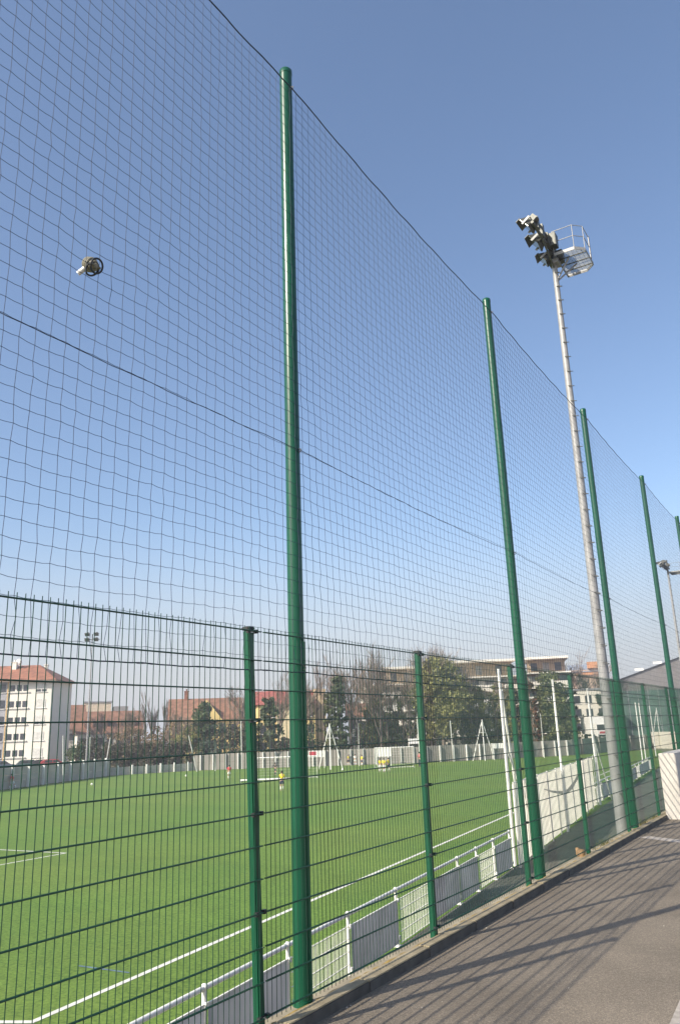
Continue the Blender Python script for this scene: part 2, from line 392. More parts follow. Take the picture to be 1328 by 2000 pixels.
# object stuck in the net
junk = thing('net_clutter', 'small grey ringed drum with a white tube, caught in the high net', 'clutter', (-0.03, -1.63, 4.56))
KHAKI = mat('khaki_grey', (0.20, 0.185, 0.13), 0.55, var=0.3, scale=40)
ax = (RIGHT * 0.80 - UP * 0.25 - FWD * 0.55).normalized()
b = MB(); b.tube([ax * -.045, ax * -.03, ax * .02, ax * .028], [.026, .034, .034, .028], 24); b.build('drum', KHAKI, junk, True)
b = MB()
for q in (-.038, -.022, -.004): b.ring(ax * q + UP * .004, ax, .040, .0065, 24, 6)
b.build('ribs', mat('pale_khaki', (0.30, 0.28, 0.21), 0.5), junk, True)
b = MB(); b.ring(ax * .036 + RIGHT * .004, ax, .044, .0062, 28, 8); b.ring(ax * .012 - UP * .020 - RIGHT * .008, (ax - UP * .45).normalized(), .043, .006, 28, 8); b.build('dark_ring', BLACK, junk, True)
b = MB(); b.tube([ax * .028, ax * .040], [.022, .016], 16); b.box(ax * .034, (.012, .07, .012)); b.build('hub', KHAKI, junk, True)
td = (RIGHT * -0.72 - UP * 0.62 - FWD * 0.1).normalized()
b = MB(); b.tube([td * .034 - RIGHT * .018 + UP * .004, td * .088 - RIGHT * .018 + UP * .004], .0150, 16); b.build('white_tube', WHITE, junk, True)

# ------------------------------------------------------------------ floodlight masts with service basket
def floodlight(parent, c, aim, sc=1.0):
    aim = Vector(aim).normalized(); q = aim.to_track_quat('Z', 'Y').to_matrix()
    b = MB(); w0, w1, d = .17 * sc, .27 * sc, .20 * sc
    vs = [Vector(p) for p in ((-w0, -w0 * .8, -d), (w0, -w0 * .8, -d), (w0, w0 * .8, -d), (-w0, w0 * .8, -d), (-w1, -w1 * .8, 0), (w1, -w1 * .8, 0), (w1, w1 * .8, 0), (-w1, w1 * .8, 0))]
    b.add([q @ p + c for p in vs], [(0, 3, 2, 1), (0, 1, 5, 4), (1, 2, 6, 5), (2, 3, 7, 6), (3, 0, 4, 7), (4, 5, 6, 7)])
    b.box(q @ Vector((0, 0, -d - .09 * sc)) + c, (.22 * sc, .22 * sc, .2 * sc), q)
    h = b.build('floodlight', STEELD, parent, bevel=0.012 * sc)
    g = MB(); g.box(q @ Vector((0, 0, .004)) + c, (w1 * 1.86, w1 * 1.46, .012), q); g.build('lens', LENS, h)
    f = MB()
    for sx in (-1, 1): f.box(q @ Vector((sx * (w1 + .012 * sc), 0, -d * .4)) + c, (.02 * sc, .07 * sc, .30 * sc), q)
    f.box(q @ Vector((0, 0, -d * .4 - .15 * sc)) + c, (2 * w1, .07 * sc, .02 * sc), q); f.build('bracket', STEEL, h)
    e = MB(); e.box(q @ Vector((0, w1 * .8 + .01, .06 * sc)) + c, (2 * w1, .012, .16 * sc), q); e.build('visor', STEELD, h)
def mast(loc, H, label, rb=0.125, rt_=0.062, group='floodlight masts'):
    m = thing('floodlight_mast', label, 'floodlight', loc, 0, group)
    b = MB(); b.tube([(0, 0, 0), (0, 0, H * .5), (0, 0, H)], [rb, (rb + rt_) / 2, rt_], 24); b.build('mast', STEEL, m, True)
    b = MB(); b.tube([(0, 0, 0), (0, 0, .05)], rb * 1.9, 16); b.build('base_plate', STEEL, m, True)
    z = 3.0; k = 0
    st = MB(); st.tube([(-.02, -.045, .04), (.07, -.05, .0), (.085, 0, -.01), (.07, .05, .0), (-.02, .045, .04)], .009, 6); st.box((-.005, 0, .03), (.02, .07, .03)); sm = st.mesh('step_iron', mat('step_steel', (.14, .14, .13), .6))
    while z < H - .3:
        r_ = rb + (rt_ - rb) * z / H; a = R(-44) + R(4) * math.sin(k * 2.3)
        part('step_iron', sm, m, (r_ * math.cos(a), r_ * math.sin(a), z), (0, 0, a)); z += 0.37; k += 1
    return m
MZ = 12.50 - ZF
m1 = mast((-0.8, 12.72, ZF), MZ, 'tall tapering steel floodlight mast with service basket, beside the third green pole', .128, .062)
# head: vertical column on top, lamps toward the pitch (left), basket on the right
hd = MZ
b = MB(); b.tube([(0, 0, hd - .1), (0, 0, hd + .75)], .062, 16); b.box((0, 0, hd + .02), (.22, .22, .12)); b.build('head_post', STEELD, m1, True)
arm0 = Vector((0, 0, hd + .26)); ad = Vector((0, -1, 0))
b = MB(); b.tube([arm0 - ad * .3, arm0 + ad * 1.55], .036, 10); b.tube([arm0 + Vector((0, 0, .26)) - ad * .3, arm0 + ad * 1.3 + Vector((0, 0, .26))], .028, 10)
for t_ in (.1, .5, .9, 1.25): b.box(arm0 + ad * t_ + Vector((.02, 0, .13)), (.10, .13, .30))
b.tube([arm0 + ad * .9, Vector((0, 0, hd - .15))], .022, 8)
b.build('crossarm', STEELD, m1, True)
b = MB(); b.box(arm0 + ad * .30 + Vector((.10, 0, .16)), (.20, .24, .34)); b.build('ballast_box', STEELD, m1, bevel=.01); b = MB(); b.box(arm0 - ad * .12 + Vector((.12, 0, -.05)), (.18, .2, .30)); b.build('ballast_box', STEELD, m1, bevel=.01)
aim = Vector((-.80, -.06, -.60))
for t_, dx_, dz, ln in ((.20, -.20, -.20, .66), (.66, -.22, .02, .80), (.42, -.18, .22, .58), (1.36, -.18, .06, .74)):
    floodlight(m1, arm0 + ad * t_ + Vector((dx_, 0, dz)), aim + Vector((0, .12 * (t_ - .7), 0)), ln)
def basket(m, o, xa, ya, wd=1.14, dp=.68, c=.2, hr=.60):
    def P(x, y, z): return o + xa * x + ya * y + Vector((0, 0, z))
    rim = [P(0, -wd / 2, 0), P(dp - c, -wd / 2, 0), P(dp, -wd / 2 + c, 0), P(dp, wd / 2 - c, 0), P(dp - c, wd / 2, 0), P(0, wd / 2, 0)]
    bas = MB()
    for a, b_ in zip(rim, rim[1:] + rim[:1]):
        d = b_ - a; mid = (a + b_) / 2; ang = math.atan2(d.y, d.x); bas.box(mid + Vector((0, 0, -.022)), (d.length + .008, .012, .075), Matrix.Rotation(ang, 3, 'Z'))
    bas.build('basket_rim', STEEL, m)
    g = MB()
    for y in (-wd * .22, wd * .05, wd * .30): g.tube([P(.02, y, -.012), P(dp - .02, y, -.012)], .016, 6)
    n = 64
    for k in range(n): y = -wd / 2 + .03 + k * (wd - .06) / (n - 1); g.tube([P(.01, y, .006), P(dp - (.012 if abs(y) < wd / 2 - c else c - (wd / 2 - abs(y)) + .012), y, .006)], .0028, 4)
    for k in range(6): x = .08 + k * .1; g.tube([P(x, -wd / 2 + .02, .0), P(x, wd / 2 - .02, .0)], .0028, 4)
    g.build('basket_floor', STEELD, m)
    rl = MB(); pts = [P(0, -wd / 2, 0), P(dp - c, -wd / 2, 0), P(dp, -wd / 2 + c, 0), P(dp, wd * .12, 0)]
    for z in (hr * .52, hr): rl.tube([q + Vector((0, 0, z)) for q in pts], .009, 8)
    for q in pts: rl.tube([q, q + Vector((0, 0, hr))], .009, 8)
    rl.build('guard_rail', STEEL, m, True)
    st_ = MB(); q = P(dp + .012, wd * .12, 0); st_.box(q + Vector((0, 0, hr / 2)), (.015, .09, hr)); st_.build('rail_plate', STEEL, m)
basket(m1, Vector((.09, .30, hd + .10)), Vector((1, 0, 0)), Vector((0, 1, 0)))
b = MB(); b.box((.05, .0, hd + .0), (.16, .30, .10)); b.tube([(0, 0, hd - .5), (.45, .35, hd + .03)], .02, 8); b.tube([(0, 0, hd - .5), (.35, .0, hd + .03)], .02, 8); b.build('basket_bracket', STEEL, m1)
def small_mast(loc, H, label, n, both=True, bask=True):
    m = mast(loc, H, label, .13, .065)
    b = MB(); b.tube([(-.9, -.55, H + .1), (.9, .55, H + .1)] if not bask else [(0, -1.7, H + .4), (0, .9, H + .4)], .05, 8); b.tube([(0, 0, H - .2), (0, 0, H + .9)], .07, 10); b.build('crossarm', STEELD, m)
    for k in range(n):
        t = (-.5 if k < n / 2 else .5) * 1.3
        if bask: floodlight(m, Vector((-.25, -1.5 + .75 * k, H + .35 + .15 * (k % 2))), (-.8, 0, -.6), 1.0)
        else: floodlight(m, Vector((t * .85 + .1, t * .52 - .25, H + .05 + .75 * (k % 2))), (.4, -.6, -.5), 1.25)
    if bask: basket(m, Vector((.1, .3, H - .02)), Vector((1, 0, 0)), Vector((0, 1, 0)), 1.3, 1.0)
    return m
P2 = Vector((-6.0, 56.0, ZF)); small_mast(P2, 14.7, 'distant floodlight mast with basket seen behind the fourth green pole', 4)
P3 = gnd(168, 1510, ZF); small_mast(P3, 18.2, 'slim floodlight mast across the pitch, in front of the brown roofed houses', 4, bask=False)

# ------------------------------------------------------------------ pitch barrier with grey boards and mesh infill
bar = thing('pitch_barrier', 'low white railing with grey boards and mesh infill along the near side of the pitch', 'barrier')
BY = [0.2, 2.5, 4.8, 7.1, 9.4, 11.8, 14.0, 16.1, 17.85, 19.65, 21.6]
kinds = ['g', 'g', 'g', 'm', 'g', 'm', 'g', 'g', 'm', 'g']
def barrier(root, ys, kinds, xf, h=1.1):
    rl = MB(); rl.tube([(xf(ys[0]), ys[0], ZF + h), (xf(ys[-1]), ys[-1], ZF + h)], .036, 12); rl.build('rail', WHITE, root, True)
    pst = MB(); pst.tube([(0, 0, 0), (0, 0, h)], .034, 12); pst.ball((0, 0, h + .01), .05, 10, 6); pst.box((0.05, 0, h - .2), (.04, .06, .07)); pst.box((0.05, 0, .18), (.04, .06, .07))
    pst.box((0, 0, .015), (.14, .14, .03)); pm = pst.mesh('post', WHITE, True)
    for y in ys: part('post', pm, root, (xf(y), y, ZF))
    for a, b_, k in zip(ys, ys[1:], kinds):
        A = Vector((xf(a) + .04, a + .05, ZF)); B = Vector((xf(b_) + .04, b_ - .05, ZF)); d = (B - A); ang = math.atan2(d.y, d.x); M3 = Matrix.Rotation(ang, 3, 'Z'); mid = (A + B) / 2
        if k == 'g':
            q = MB(); q.box(mid + Vector((0, 0, .50)), (d.length, .018, .80), M3); q.build('board', GREY, root)
            q = MB(); q.box(mid + Vector((0, 0, .912)), (d.length, .03, .022), M3); q.box(mid + Vector((0, 0, .088)), (d.length, .03, .022), M3); q.build('board_frame', WHITE, root)
        else:
            q = MB()
            for i in range(int(d.length / .045)):
                p = A + d.normalized() * (i * .045 + .02); q.tube([p + Vector((0, 0, .06)), p + Vector((0, 0, .93))], .0034, 5)
            for i in range(5):
                for s_ in (-.008, .008):
                    n2 = Vector((-d.y, d.x, 0)).normalized() * s_; q.tube([A + n2 + Vector((0, 0, .07 + i * .21)), B + n2 + Vector((0, 0, .07 + i * .21))], .0055, 5)
            q.build('mesh_infill', WHITE, root)
barrier(bar, BY, kinds, barX)
bar2 = thing('pitch_barrier', 'far stretch of the low railing with grey boards, beyond the white windscreen', 'barrier')
ys2 = [42.6 + 2.6 * i for i in range(14)]
barrier(bar2, ys2, ['g' if i % 4 else 'm' for i in range(13)], lambda y: -9.35 - .112 * (y - 42.2) * .97)

# white windscreen and its tall posts
def scrX(y): return -6.42 - 0.139 * (y - 21.8)
scr = thing('windscreen', 'tall white fabric windscreen along the pitch edge, sunlit from behind', 'windscreen')
ns2 = random.Random(5)
fb = MB(); ny, nz = 220, 20; ya, yb = 21.8, 42.3
vsl = []
for i in range(ny + 1):
    y = ya + (yb - ya) * i / ny
    for j in range(nz + 1):
        z = ZF + .06 + 2.50 * j / nz + .03 * math.sin(y * 1.9) * (j / nz)
        x = scrX(y) + .007 * math.sin(y * 3.07) + .004 * math.sin(y * 7.3 + j * .35) + .004 * math.sin(j * .9 + y)
        vsl.append((x, y, z))
fb.add(vsl, [(i * (nz + 1) + j, (i + 1) * (nz + 1) + j, (i + 1) * (nz + 1) + j + 1, i * (nz + 1) + j + 1) for i in range(ny) for j in range(nz)])
fo = fb.build('fabric', FABRIC, scr, True)
for k in range(11):
    y = ya + (yb - ya) * k / 10; q = MB(); q.tube([(scrX(y) + .06, y, ZF), (scrX(y) + .06, y, ZF + 2.62)], .03, 10); q.build('screen_post', WHITE, scr, True)
q = MB(); q.tube([(scrX(ya) + .04, ya, ZF + 2.58), (scrX(yb) + .04, yb, ZF + 2.58)], .014, 8); q.build('top_wire', WHITE, scr, True)
def onscr(u, v):
    d = ray(u, v); a = CAM; t = (scrX(a.y) - a.x) / (d.x + .139 * d.y); return a + d * t + Vector((.03, 0, 0))
mk_ = [(1060, 1541, 1), (1076, 1546, 2), (1094, 1548, 3), (1106, 1546, 4.5), (1117, 1534, 6), (1130, 1511, 4.5)]  # outline of the curved grey mark on the fabric
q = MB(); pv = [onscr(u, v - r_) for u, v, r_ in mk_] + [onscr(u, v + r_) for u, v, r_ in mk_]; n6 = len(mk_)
q.add(pv, [(i, n6 + i, n6 + i + 1, i + 1) for i in range(n6 - 1)]); q.build('grey_mark', mat('grey_mark', (.42, .42, .42), .8, trans=.5), scr)
tl = ['tallest white ball stop post with two raking struts, at the near end of the windscreen', 'white ball stop post rising from the middle of the windscreen',
      'white ball stop post beside the fourth fence post, at the windscreen', 'white ball stop post at the far end of the windscreen']
for k, (y, lb) in enumerate(zip((22.1, 30.9, 36.2, 42.5), tl)):
    t = thing('ball_stop_post', lb, 'post', (scrX(y) + (.17 if k else -.19), y, ZF), group='tall white ball stop posts on the near side')
    q = MB(); q.tube([(0, 0, 0), (0, 0, 6.32)], [.062, .05], 14); q.build('post', WHITE, t, True)
    if k in (0, 3):
        q = MB(); q.tube([(-.05, .25, 5.6), (-.55, 2.6, 0)], .045, 10); q.build('strut', WHITE, t, True)
        q = MB(); q.tube([(-.02, .05, 3.9), (-.15, 3.2, 0)], .036, 10); q.build('strut', WHITE, t, True)
for u, vt in ((1240, 1370), (1247, 1372), (1260, 1376), (1268, 1377)):
    vb = 1407 + (1407 - vt) / .43; g = gnd(u + (vb - vt) * .125, vb, ZF)
    t = tag(MB().tube([(0, 0, 0), (0, 0, 6.3)], [.075, .06], 10).build('ball_stop_post', WHITE, None, True), 'thin white post standing by the far stretch of railing near the grey hall', 'post', 'thin white posts by the far railing')
    t.location = g

# ------------------------------------------------------------------ right: white wall stub, stone
b = MB(); b.box((0.2430, 18.58, 0.525), (0.310, 12.0, 1.24)); tag(b.build('white_wall', mat('white_render', (0.54, 0.51, 0.455), 0.8, var=0.06, scale=2.5, bump=0.3, bscale=60), bevel=0.01),
    'low white rendered wall at the end of the kerb, striped by fence shadows', 'wall')
s = MB().ball((0, 0, .05), .075, 12, 8, (1, .8, .9)).build('stone', mat('brown_stone', (0.30, 0.18, 0.09), 0.8, var=0.3, scale=14), None, True)
for v in s.data.vertices: v.co *= 1 + .22 * math.sin(v.co.x * 50 + v.co.z * 37) * math.cos(v.co.y * 44)
s.location = (-0.115, 7.42, -0.03); tag(s, 'small brown stone lying on the wall top near a fence post', 'stone')
# moss in the kerb joint and grit on the asphalt
mr_ = random.Random(8); b = MB(); y = -4
while y < 13.1:
    l_ = mr_.uniform(.05, .35); w0 = mr_.uniform(.004, .02); b.add([(-.012, y, .012), (-.012 + w0, y + l_ * .3, .013), (-.012 + w0 * .8, y + l_ * .7, .013), (-.012, y + l_, .012), (-.024, y + l_ * .5, .012)], [(0, 1, 2, 3, 4)]); y += l_ * mr_.uniform(.8, 1.6)
tag(b.build('moss', mat('ochre_moss', (.26, .175, .04), .9, var=.3, scale=20)), kind='stuff')
b = MB()
for _ in range(140):
    r_ = mr_.uniform(.002, .007); b.ball((mr_.uniform(.1, 3.2), mr_.uniform(-1, 12.5), -.063), r_, 6, 4, (1, 1.2, .7))
for _ in range(60):
    r_ = mr_.uniform(.003, .009); b.ball((.085 + abs(mr_.gauss(0, .05)), mr_.uniform(-1, 13), -.063), r_, 6, 4, (1, 1.3, .6))
tag(b.build('grit', mat('pale_grit', (.34, .31, .26), .9, island=.4)), kind='stuff')
# weeds on the wall top
WEED = mat('dry_weeds', (0.16, 0.15, 0.04), 0.8, island=.35, trans=.25)
wr = random.Random(11)
for k, (y0, n) in enumerate(((8.6, 60), (11.4, 90), (12.3, 70))):
    b = MB()
    for _ in range(n):
        p = Vector((-.12 + wr.uniform(-.03, .08), y0 + wr.gauss(0, .28), -.03)); h = wr.uniform(.03, .13); d = Vector((wr.gauss(0, .04), wr.gauss(0, .05), h)); s_ = Vector((wr.uniform(-.006, .006), .006, 0))
        b.add([p - s_, p + s_, p + d], [(0, 1, 2)])
    tag(b.build('weeds', WEED), 'tuft of yellowing weeds on the wall top ' + ('between two posts' if k == 0 else 'by the steel mast' if k == 1 else 'next to the white wall'), 'weeds', 'weeds along the wall top')

# ------------------------------------------------------------------ far boundary walls
def boundary(name, label, a, b_, h, mt, npost, hp, pm, rowh=None, pw=.16):
    a = Vector((a[0], a[1], ZF)); b_ = Vector((b_[0], b_[1], ZF)); d = b_ - a; ang = math.atan2(d.y, d.x); M3 = Matrix.Rotation(ang, 3, 'Z')
    t = thing(name, label, 'wall', a)
    nrm = Vector((d.y, -d.x, 0)).normalized()
    rows = rowh or [h]; z = 0
    for i, rh in enumerate(rows):
        q = MB(); q.box(d / 2 + Vector((0, 0, z + rh / 2)) - nrm * (.1 + .004 * i), (d.length, .12, rh - .02), M3); q.build('wall_panel', mt, t); z += rh
    q = MB(); q.box((0, 0, hp / 2), (pw, .26, hp), M3); pme_ = q.mesh('post', pm)
    for k in range(npost): part('post', pme_, t, d * ((k + .5) / npost) + nrm * .10)
    return t
boundary('board_wall', 'grey board wall with white posts at the left end of the pitch', EDGE[0], EDGE[2], 2.0, mat('pale_grey_boards', (.43, .40, .345), .85, var=.12, scale=.6), 15, 2.15, WHITEG, [.75, .55, .7])
boundary('low_barrier', 'low pale barrier with short white posts before the dark hedge', EDGE[2], EDGE[3], .95, mat('pale_boards', (.36, .35, .31), .8), 6, 1.15, WHITEG, [.45, .5])
boundary('concrete_wall', 'long grey concrete wall with pale posts along the far side of the pitch', EDGE[3], EDGE[4], 2.05, WALLG, 18, 2.05, WHITEG, [1.0, 1.05], .12)
boundary('concrete_wall', 'grey concrete wall continuing behind the white A-frame and goal', EDGE[4], EDGE[6], 2.1, WALLG, 12, 2.1, WHITEG, [1.0, 1.1], .12)
boundary('concrete_wall', 'stained grey wall at the right end of the pitch below the truck', EDGE[6], (-21, 150), 2.2, mat('stained_wall', (.25, .26, .22), .85, var=.35, scale=.5), 8, 2.2, WALLG, [2.2], .12)

# thin white posts on the far side
def thin_post(u0, v0, u1, v1, lb, r=.06):
    g = gnd(u1, v1, ZF); D = depth(g); tp = at(u0, v0, D)
    o = MB().tube([(0, 0, 0), tp - g], [r * 1.1, r], 8).build('white_post', WHITEG, None, True); o.location = g
    tag(o, lb, 'post', 'thin white posts along the far side of the pitch')
for a in ((124, 1437, 124, 1529, 'upright white post in front of the white apartment block corner'), (177, 1440, 172, 1522, 'short white post just right of the slim floodlight mast'),
          (216, 1441, 205, 1508, 'white post leaning to the right at the end of the board wall'), (369, 1437, 385, 1507, 'white post leaning to the left where the concrete wall begins'),
          (420, 1446, 421, 1506, 'straight white post in front of the ivy covered tree'), (471, 1408, 473, 1502, 'white post left of the nearest fence post'),
          (527, 1428, 528, 1500, 'white post between the nearest fence post and the tallest pole'), (700, 1412, 702, 1496, 'white post right of the ivy poplar column'),
          (814, 1400, 821, 1491, 'white post just left of the second fence post'), (879, 1408, 886, 1488, 'white post in front of the dark bushes right of the second fence post'),
          (1055, 1395, 1063, 1480, 'white post before the brick coloured building, right of the second pole')): thin_post(*a)
def aframe(u, vt, ub, vb, spread, lb):
    g = gnd(ub, vb, ZF); D = depth(g); H = at(u, vt, D).z - ZF; t = thing('a_frame_post', lb, 'post', g, math.atan2(RIGHT.y, RIGHT.x), 'white A-frame net posts on the far side')
    q = MB(); q.tube([(0, 0, 0), (0, 0, H)], [.08, .06], 10); q.build('post', WHITE, t, True)
    for s_ in (-1, 1):
        q = MB(); q.tube([(0, 0, H * .97), (s_ * spread, .9, 0)], .06, 8); q.build('leg', WHITE, t, True)
    q = MB(); q.tube([(-spread * .3, .27, H * .68), (spread * .3, .27, H * .68)], .035, 8); q.build('crossbar', WHITE, t, True)
aframe(643, 1413, 646, 1503, 1.45, 'white A-frame net post before the ivy column, right of the tallest pole')
aframe(941, 1405, 947, 1486, 1.45, 'white A-frame net post in front of the bushes, left of the tallest ball stop post')
aframe(1282, 1382, 1291, 1458, 1.3, 'white A-frame net post beside the grey hall')

# ------------------------------------------------------------------ goals, board, sign, balls
def goal(u, v, W, H, dpth, rz, lb, r=.06):
    g = gnd(u, v, ZF); t = thing('goal', lb, 'goal', g, rz)
    q = MB(); q.tube([(0, 0, 0), (0, 0, H), (W, 0, H), (W, 0, 0)], r, 10); q.build('frame', WHITE, t, True)
    q = MB()
    for x in (0, W): q.tube([(x, 0, H), (x, dpth * .45, H), (x, dpth, .05), (x, 0, .05)], .03, 8)
    q.tube([(0, dpth, .05), (W, dpth, .05)], .03, 8); q.build('back_frame', WHITEG, t, True)
    q = MB()
    for i in range(int(W / .25) + 1):
        x = min(W, i * .25); q.tube([(x, dpth * .45, H), (x, dpth, .05)], .006, 3); 
    for k in range(8): z = .1 + k * H / 8; yy = dpth - (dpth * .55) * (z / H); q.tube([(0, yy, z), (W, yy, z)], .006, 3)
    q.build('goal_net', WHITEG, t)
    return t
rzc = math.atan2(RIGHT.y, RIGHT.x)
goal(489, 1525, 6.6, 2.12, 1.6, rzc + .03, 'white football goal standing behind the nearest fence post')
goal(733, 1502, 4.6, 2.35, 1.5, rzc + .0, 'white goal in front of the concrete wall, behind the children in yellow')
g = gnd(470, 1528, ZF); t = thing('fallen_goal', 'white goal frame lying flat on the turf behind the child in yellow', 'goal', g, rzc + .02)
q = MB(); q.tube([(0, 0, .06), (0, 1.6, .06), (5.2, 1.6, .06), (5.2, 0, .06)], .06, 8); q.build('frame', WHITEG, t, True)
q = MB(); q.tube([(-.05, 0, .17), (5.25, 0, .17)], .085, 10); q.build('crossbar', WHITE, t, True)
def board(name, u0, v0, u1, v1, D, lb, cat, m, m2=None):
    a = at(u0, v0, D); c = at(u1, v1, D); W = (c - a).dot(RIGHT); H = a.z - c.z; t = thing(name, lb, cat, (a.x, a.y, ZF), rzc)
    q = MB(); q.box((W / 2, 0, c.z - ZF + H / 2), (W, .06, H)); q.build('panel', m, t)
    if m2: q = MB(); q.box((W * .25, -.035, c.z - ZF + H / 2), (W * .42, .02, H * .8)); q.build('red_panel', m2, t)
    for x in (.06, W - .06): q = MB(); q.tube([(x, .06, 0), (x, .06, a.z - ZF)], .04, 8); q.build('leg', WHITEG, t, True)
RED = mat('red_paint', (0.42, 0.05, 0.07), .5)
board('notice_board', 735, 1460, 763, 1477, 98, 'plain white board standing above the children in yellow', 'board', WHITE)
board('banner', 603, 1467, 634, 1478, 100, 'low red and white banner board right of the tallest pole', 'banner', WHITEG, RED)
board('notice_board', 797, 1443, 824, 1452, 108, 'small white board over the concrete wall left of the second fence post', 'board', WHITE)
board('notice_board', 962, 1452, 984, 1461, 106, 'small white board on legs beside the right A-frame', 'board', WHITE)
for u, v, lb in ((364, 1517, 'white football lying alone on the turf left of the child in red'), (669, 1505, 'white football on the turf right of the tallest pole'), (180, 1534, 'white football far left on the turf in front of the board wall')):
    g = gnd(u, v, ZF); o = MB().ball((0, 0, 0), .115, 14, 10).build('football', WHITE, None, True); o.location = g + Vector((0, 0, .115)); tag(o, lb, 'ball')

# ------------------------------------------------------------------ people
SKIN = mat('skin', (0.50, 0.31, 0.22), .6, var=.05)
def skinmesh(name, nodes, edges, m, parent, sub=2, root=0):
    me = bpy.data.meshes.new(name); me.from_pydata([n[0] for n in nodes], edges, [])
    o = bpy.data.objects.new(name, me); COL.objects.link(o)
    o.modifiers.new('s', 'SKIN'); sv = me.skin_vertices[0].data
    for i, n in enumerate(nodes):
        r = n[1]; sv[i].radius = (r, r) if not isinstance(r, tuple) else r; sv[i].use_root = (i == root)
    md = o.modifiers.new('u', 'SUBSURF'); md.levels = sub; md.render_levels = sub
    dg = bpy.context.evaluated_depsgraph_get(); nm = bpy.data.meshes.new_from_object(o.evaluated_get(dg)); o.modifiers.clear(); o.data = nm
    bpy.data.meshes.remove(me); nm.materials.clear(); nm.materials.append(m)
    for p in nm.polygons: p.use_smooth = True
    if parent: o.parent = parent
    return o
def cloth(name, c): return mat(name, c, .8, var=.08, scale=8)
def person(g, H, rz, lb, shirt, shorts, socks, stride=.25, arms=.35, lean=0.0, hair=(.03, .02, .015), trousers=False):
    k = H / 1.6; t = thing('person', lb, 'person', g, rz)
    # x right, y forward, z up; joints for a 1.6 m figure
    hip = .82; ls = stride
    J = dict(pelvis=(0, 0, .86), chest=(0, lean * .25, 1.16), neck=(0, lean * .36, 1.34), head=(0, lean * .42, 1.46), top=(0, lean * .42, 1.56),
             lh=(-.09, 0, .80), lk=(-.10, ls * .55 + .03, .45), la=(-.10, ls * .7 - .04, .07), lt=(-.10, ls * .7 + .12, .035),
             rh=(.09, 0, .80), rk=(.10, -ls * .35 + .03, .45), ra=(.10, -ls * .95, .09 + abs(ls) * .2), rt=(.10, -ls * .95 + .13, .035 + abs(ls) * .1),
             lsh=(-.17, lean * .3, 1.27), le=(-.24, lean * .3 - arms * .3, 1.03), lw=(-.25, lean * .3 + arms * .1 + .05, .83), lf=(-.25, lean * .3 + arms * .14 + .07, .74),
             rsh=(.17, lean * .3, 1.27), re=(.24, lean * .3 + arms * .3, 1.04), rw=(.22, lean * .3 + arms * .7 + .04, .87), rf=(.21, lean * .3 + arms * .8 + .06, .80))
    Rr = dict(pelvis=(.13, .10), chest=(.15, .10), neck=.055, head=(.080, .095), top=.055, lh=.085, lk=.055, la=.038, lt=.032, rh=.085, rk=.055, ra=.038, rt=.032,
              lsh=.055, le=.040, lw=.028, lf=.024, rsh=.055, re=.040, rw=.028, rf=.024)
    E = [('pelvis', 'chest'), ('chest', 'neck'), ('neck', 'head'), ('head', 'top'), ('pelvis', 'lh'), ('lh', 'lk'), ('lk', 'la'), ('la', 'lt'), ('pelvis', 'rh'), ('rh', 'rk'), ('rk', 'ra'), ('ra', 'rt'),
         ('chest', 'lsh'), ('lsh', 'le'), ('le', 'lw'), ('lw', 'lf'), ('chest', 'rsh'), ('rsh', 're'), ('re', 'rw'), ('rw', 'rf')]
    def mk(name, names, edges, m, grow=1.0, rad=None, root=0):
        nd = []
        for n in names:
            r = (rad or {}).get(n, Rr[n]) if n in Rr else rad[n]; r = tuple(x * k * grow for x in r) if isinstance(r, tuple) else r * k * grow
            nd.append((Vector(J[n]) * k, r))
        ix = {n: i for i, n in enumerate(names)}
        return skinmesh(name, nd, [(ix[a], ix[b_]) for a, b_ in edges], m, t, 2, root)
    names = list(J); mk('body', names, E, SKIN)
    mid = lambda a, b_, f: tuple(Vector(J[a]).lerp(Vector(J[b_]), f))
    J['waist'] = (0, lean * .05, .90); J['nk'] = (0, lean * .34, 1.31); J['ls2'] = mid('lsh', 'le', .75); J['rs2'] = mid('rsh', 're', .75)
    mk('shirt', ['chest', 'waist', 'nk', 'lsh', 'ls2', 'rsh', 'rs2'], [('waist', 'chest'), ('chest', 'nk'), ('chest', 'lsh'), ('lsh', 'ls2'), ('chest', 'rsh'), ('rsh', 'rs2')], shirt, 1.14,
       {'waist': (.145, .115), 'nk': .06, 'ls2': .06, 'rs2': .06})
    f = 1.0 if not trousers else None
    J['hp'] = (0, 0, .90); J['ll'] = mid('lh', 'lk', .8); J['rl'] = mid('rh', 'rk', .8)
    if trousers:
        J['la2'] = mid('lk', 'la', .95); J['ra2'] = mid('rk', 'ra', .95)
        mk('trousers', ['pelvis', 'hp', 'lh', 'lk', 'la2', 'rh', 'rk', 'ra2'], [('hp', 'pelvis'), ('pelvis', 'lh'), ('lh', 'lk'), ('lk', 'la2'), ('pelvis', 'rh'), ('rh', 'rk'), ('rk', 'ra2')], shorts, 1.2, {'hp': (.12, .1), 'la2': .05, 'ra2': .05})
    else:
        mk('shorts', ['pelvis', 'hp', 'lh', 'll', 'rh', 'rl'], [('hp', 'pelvis'), ('pelvis', 'lh'), ('lh', 'll'), ('pelvis', 'rh'), ('rh', 'rl')], shorts, 1.16, {'hp': (.12, .1), 'll': .085, 'rl': .085})
        for s_ in 'lr':
            J[s_ + 'so'] = mid(s_ + 'k', s_ + 'a', .15); J[s_ + 's1'] = mid(s_ + 'k', s_ + 'a', .93)
            mk('sock', [s_ + 'so', s_ + 's1'], [(s_ + 'so', s_ + 's1')], socks, 1.16, {s_ + 'so': .055, s_ + 's1': .042})
    for s_ in 'lr':
        mk('shoe', [s_ + 'a', s_ + 't'], [(s_ + 'a', s_ + 't')], BLACK if trousers else WHITEG, 1.2)
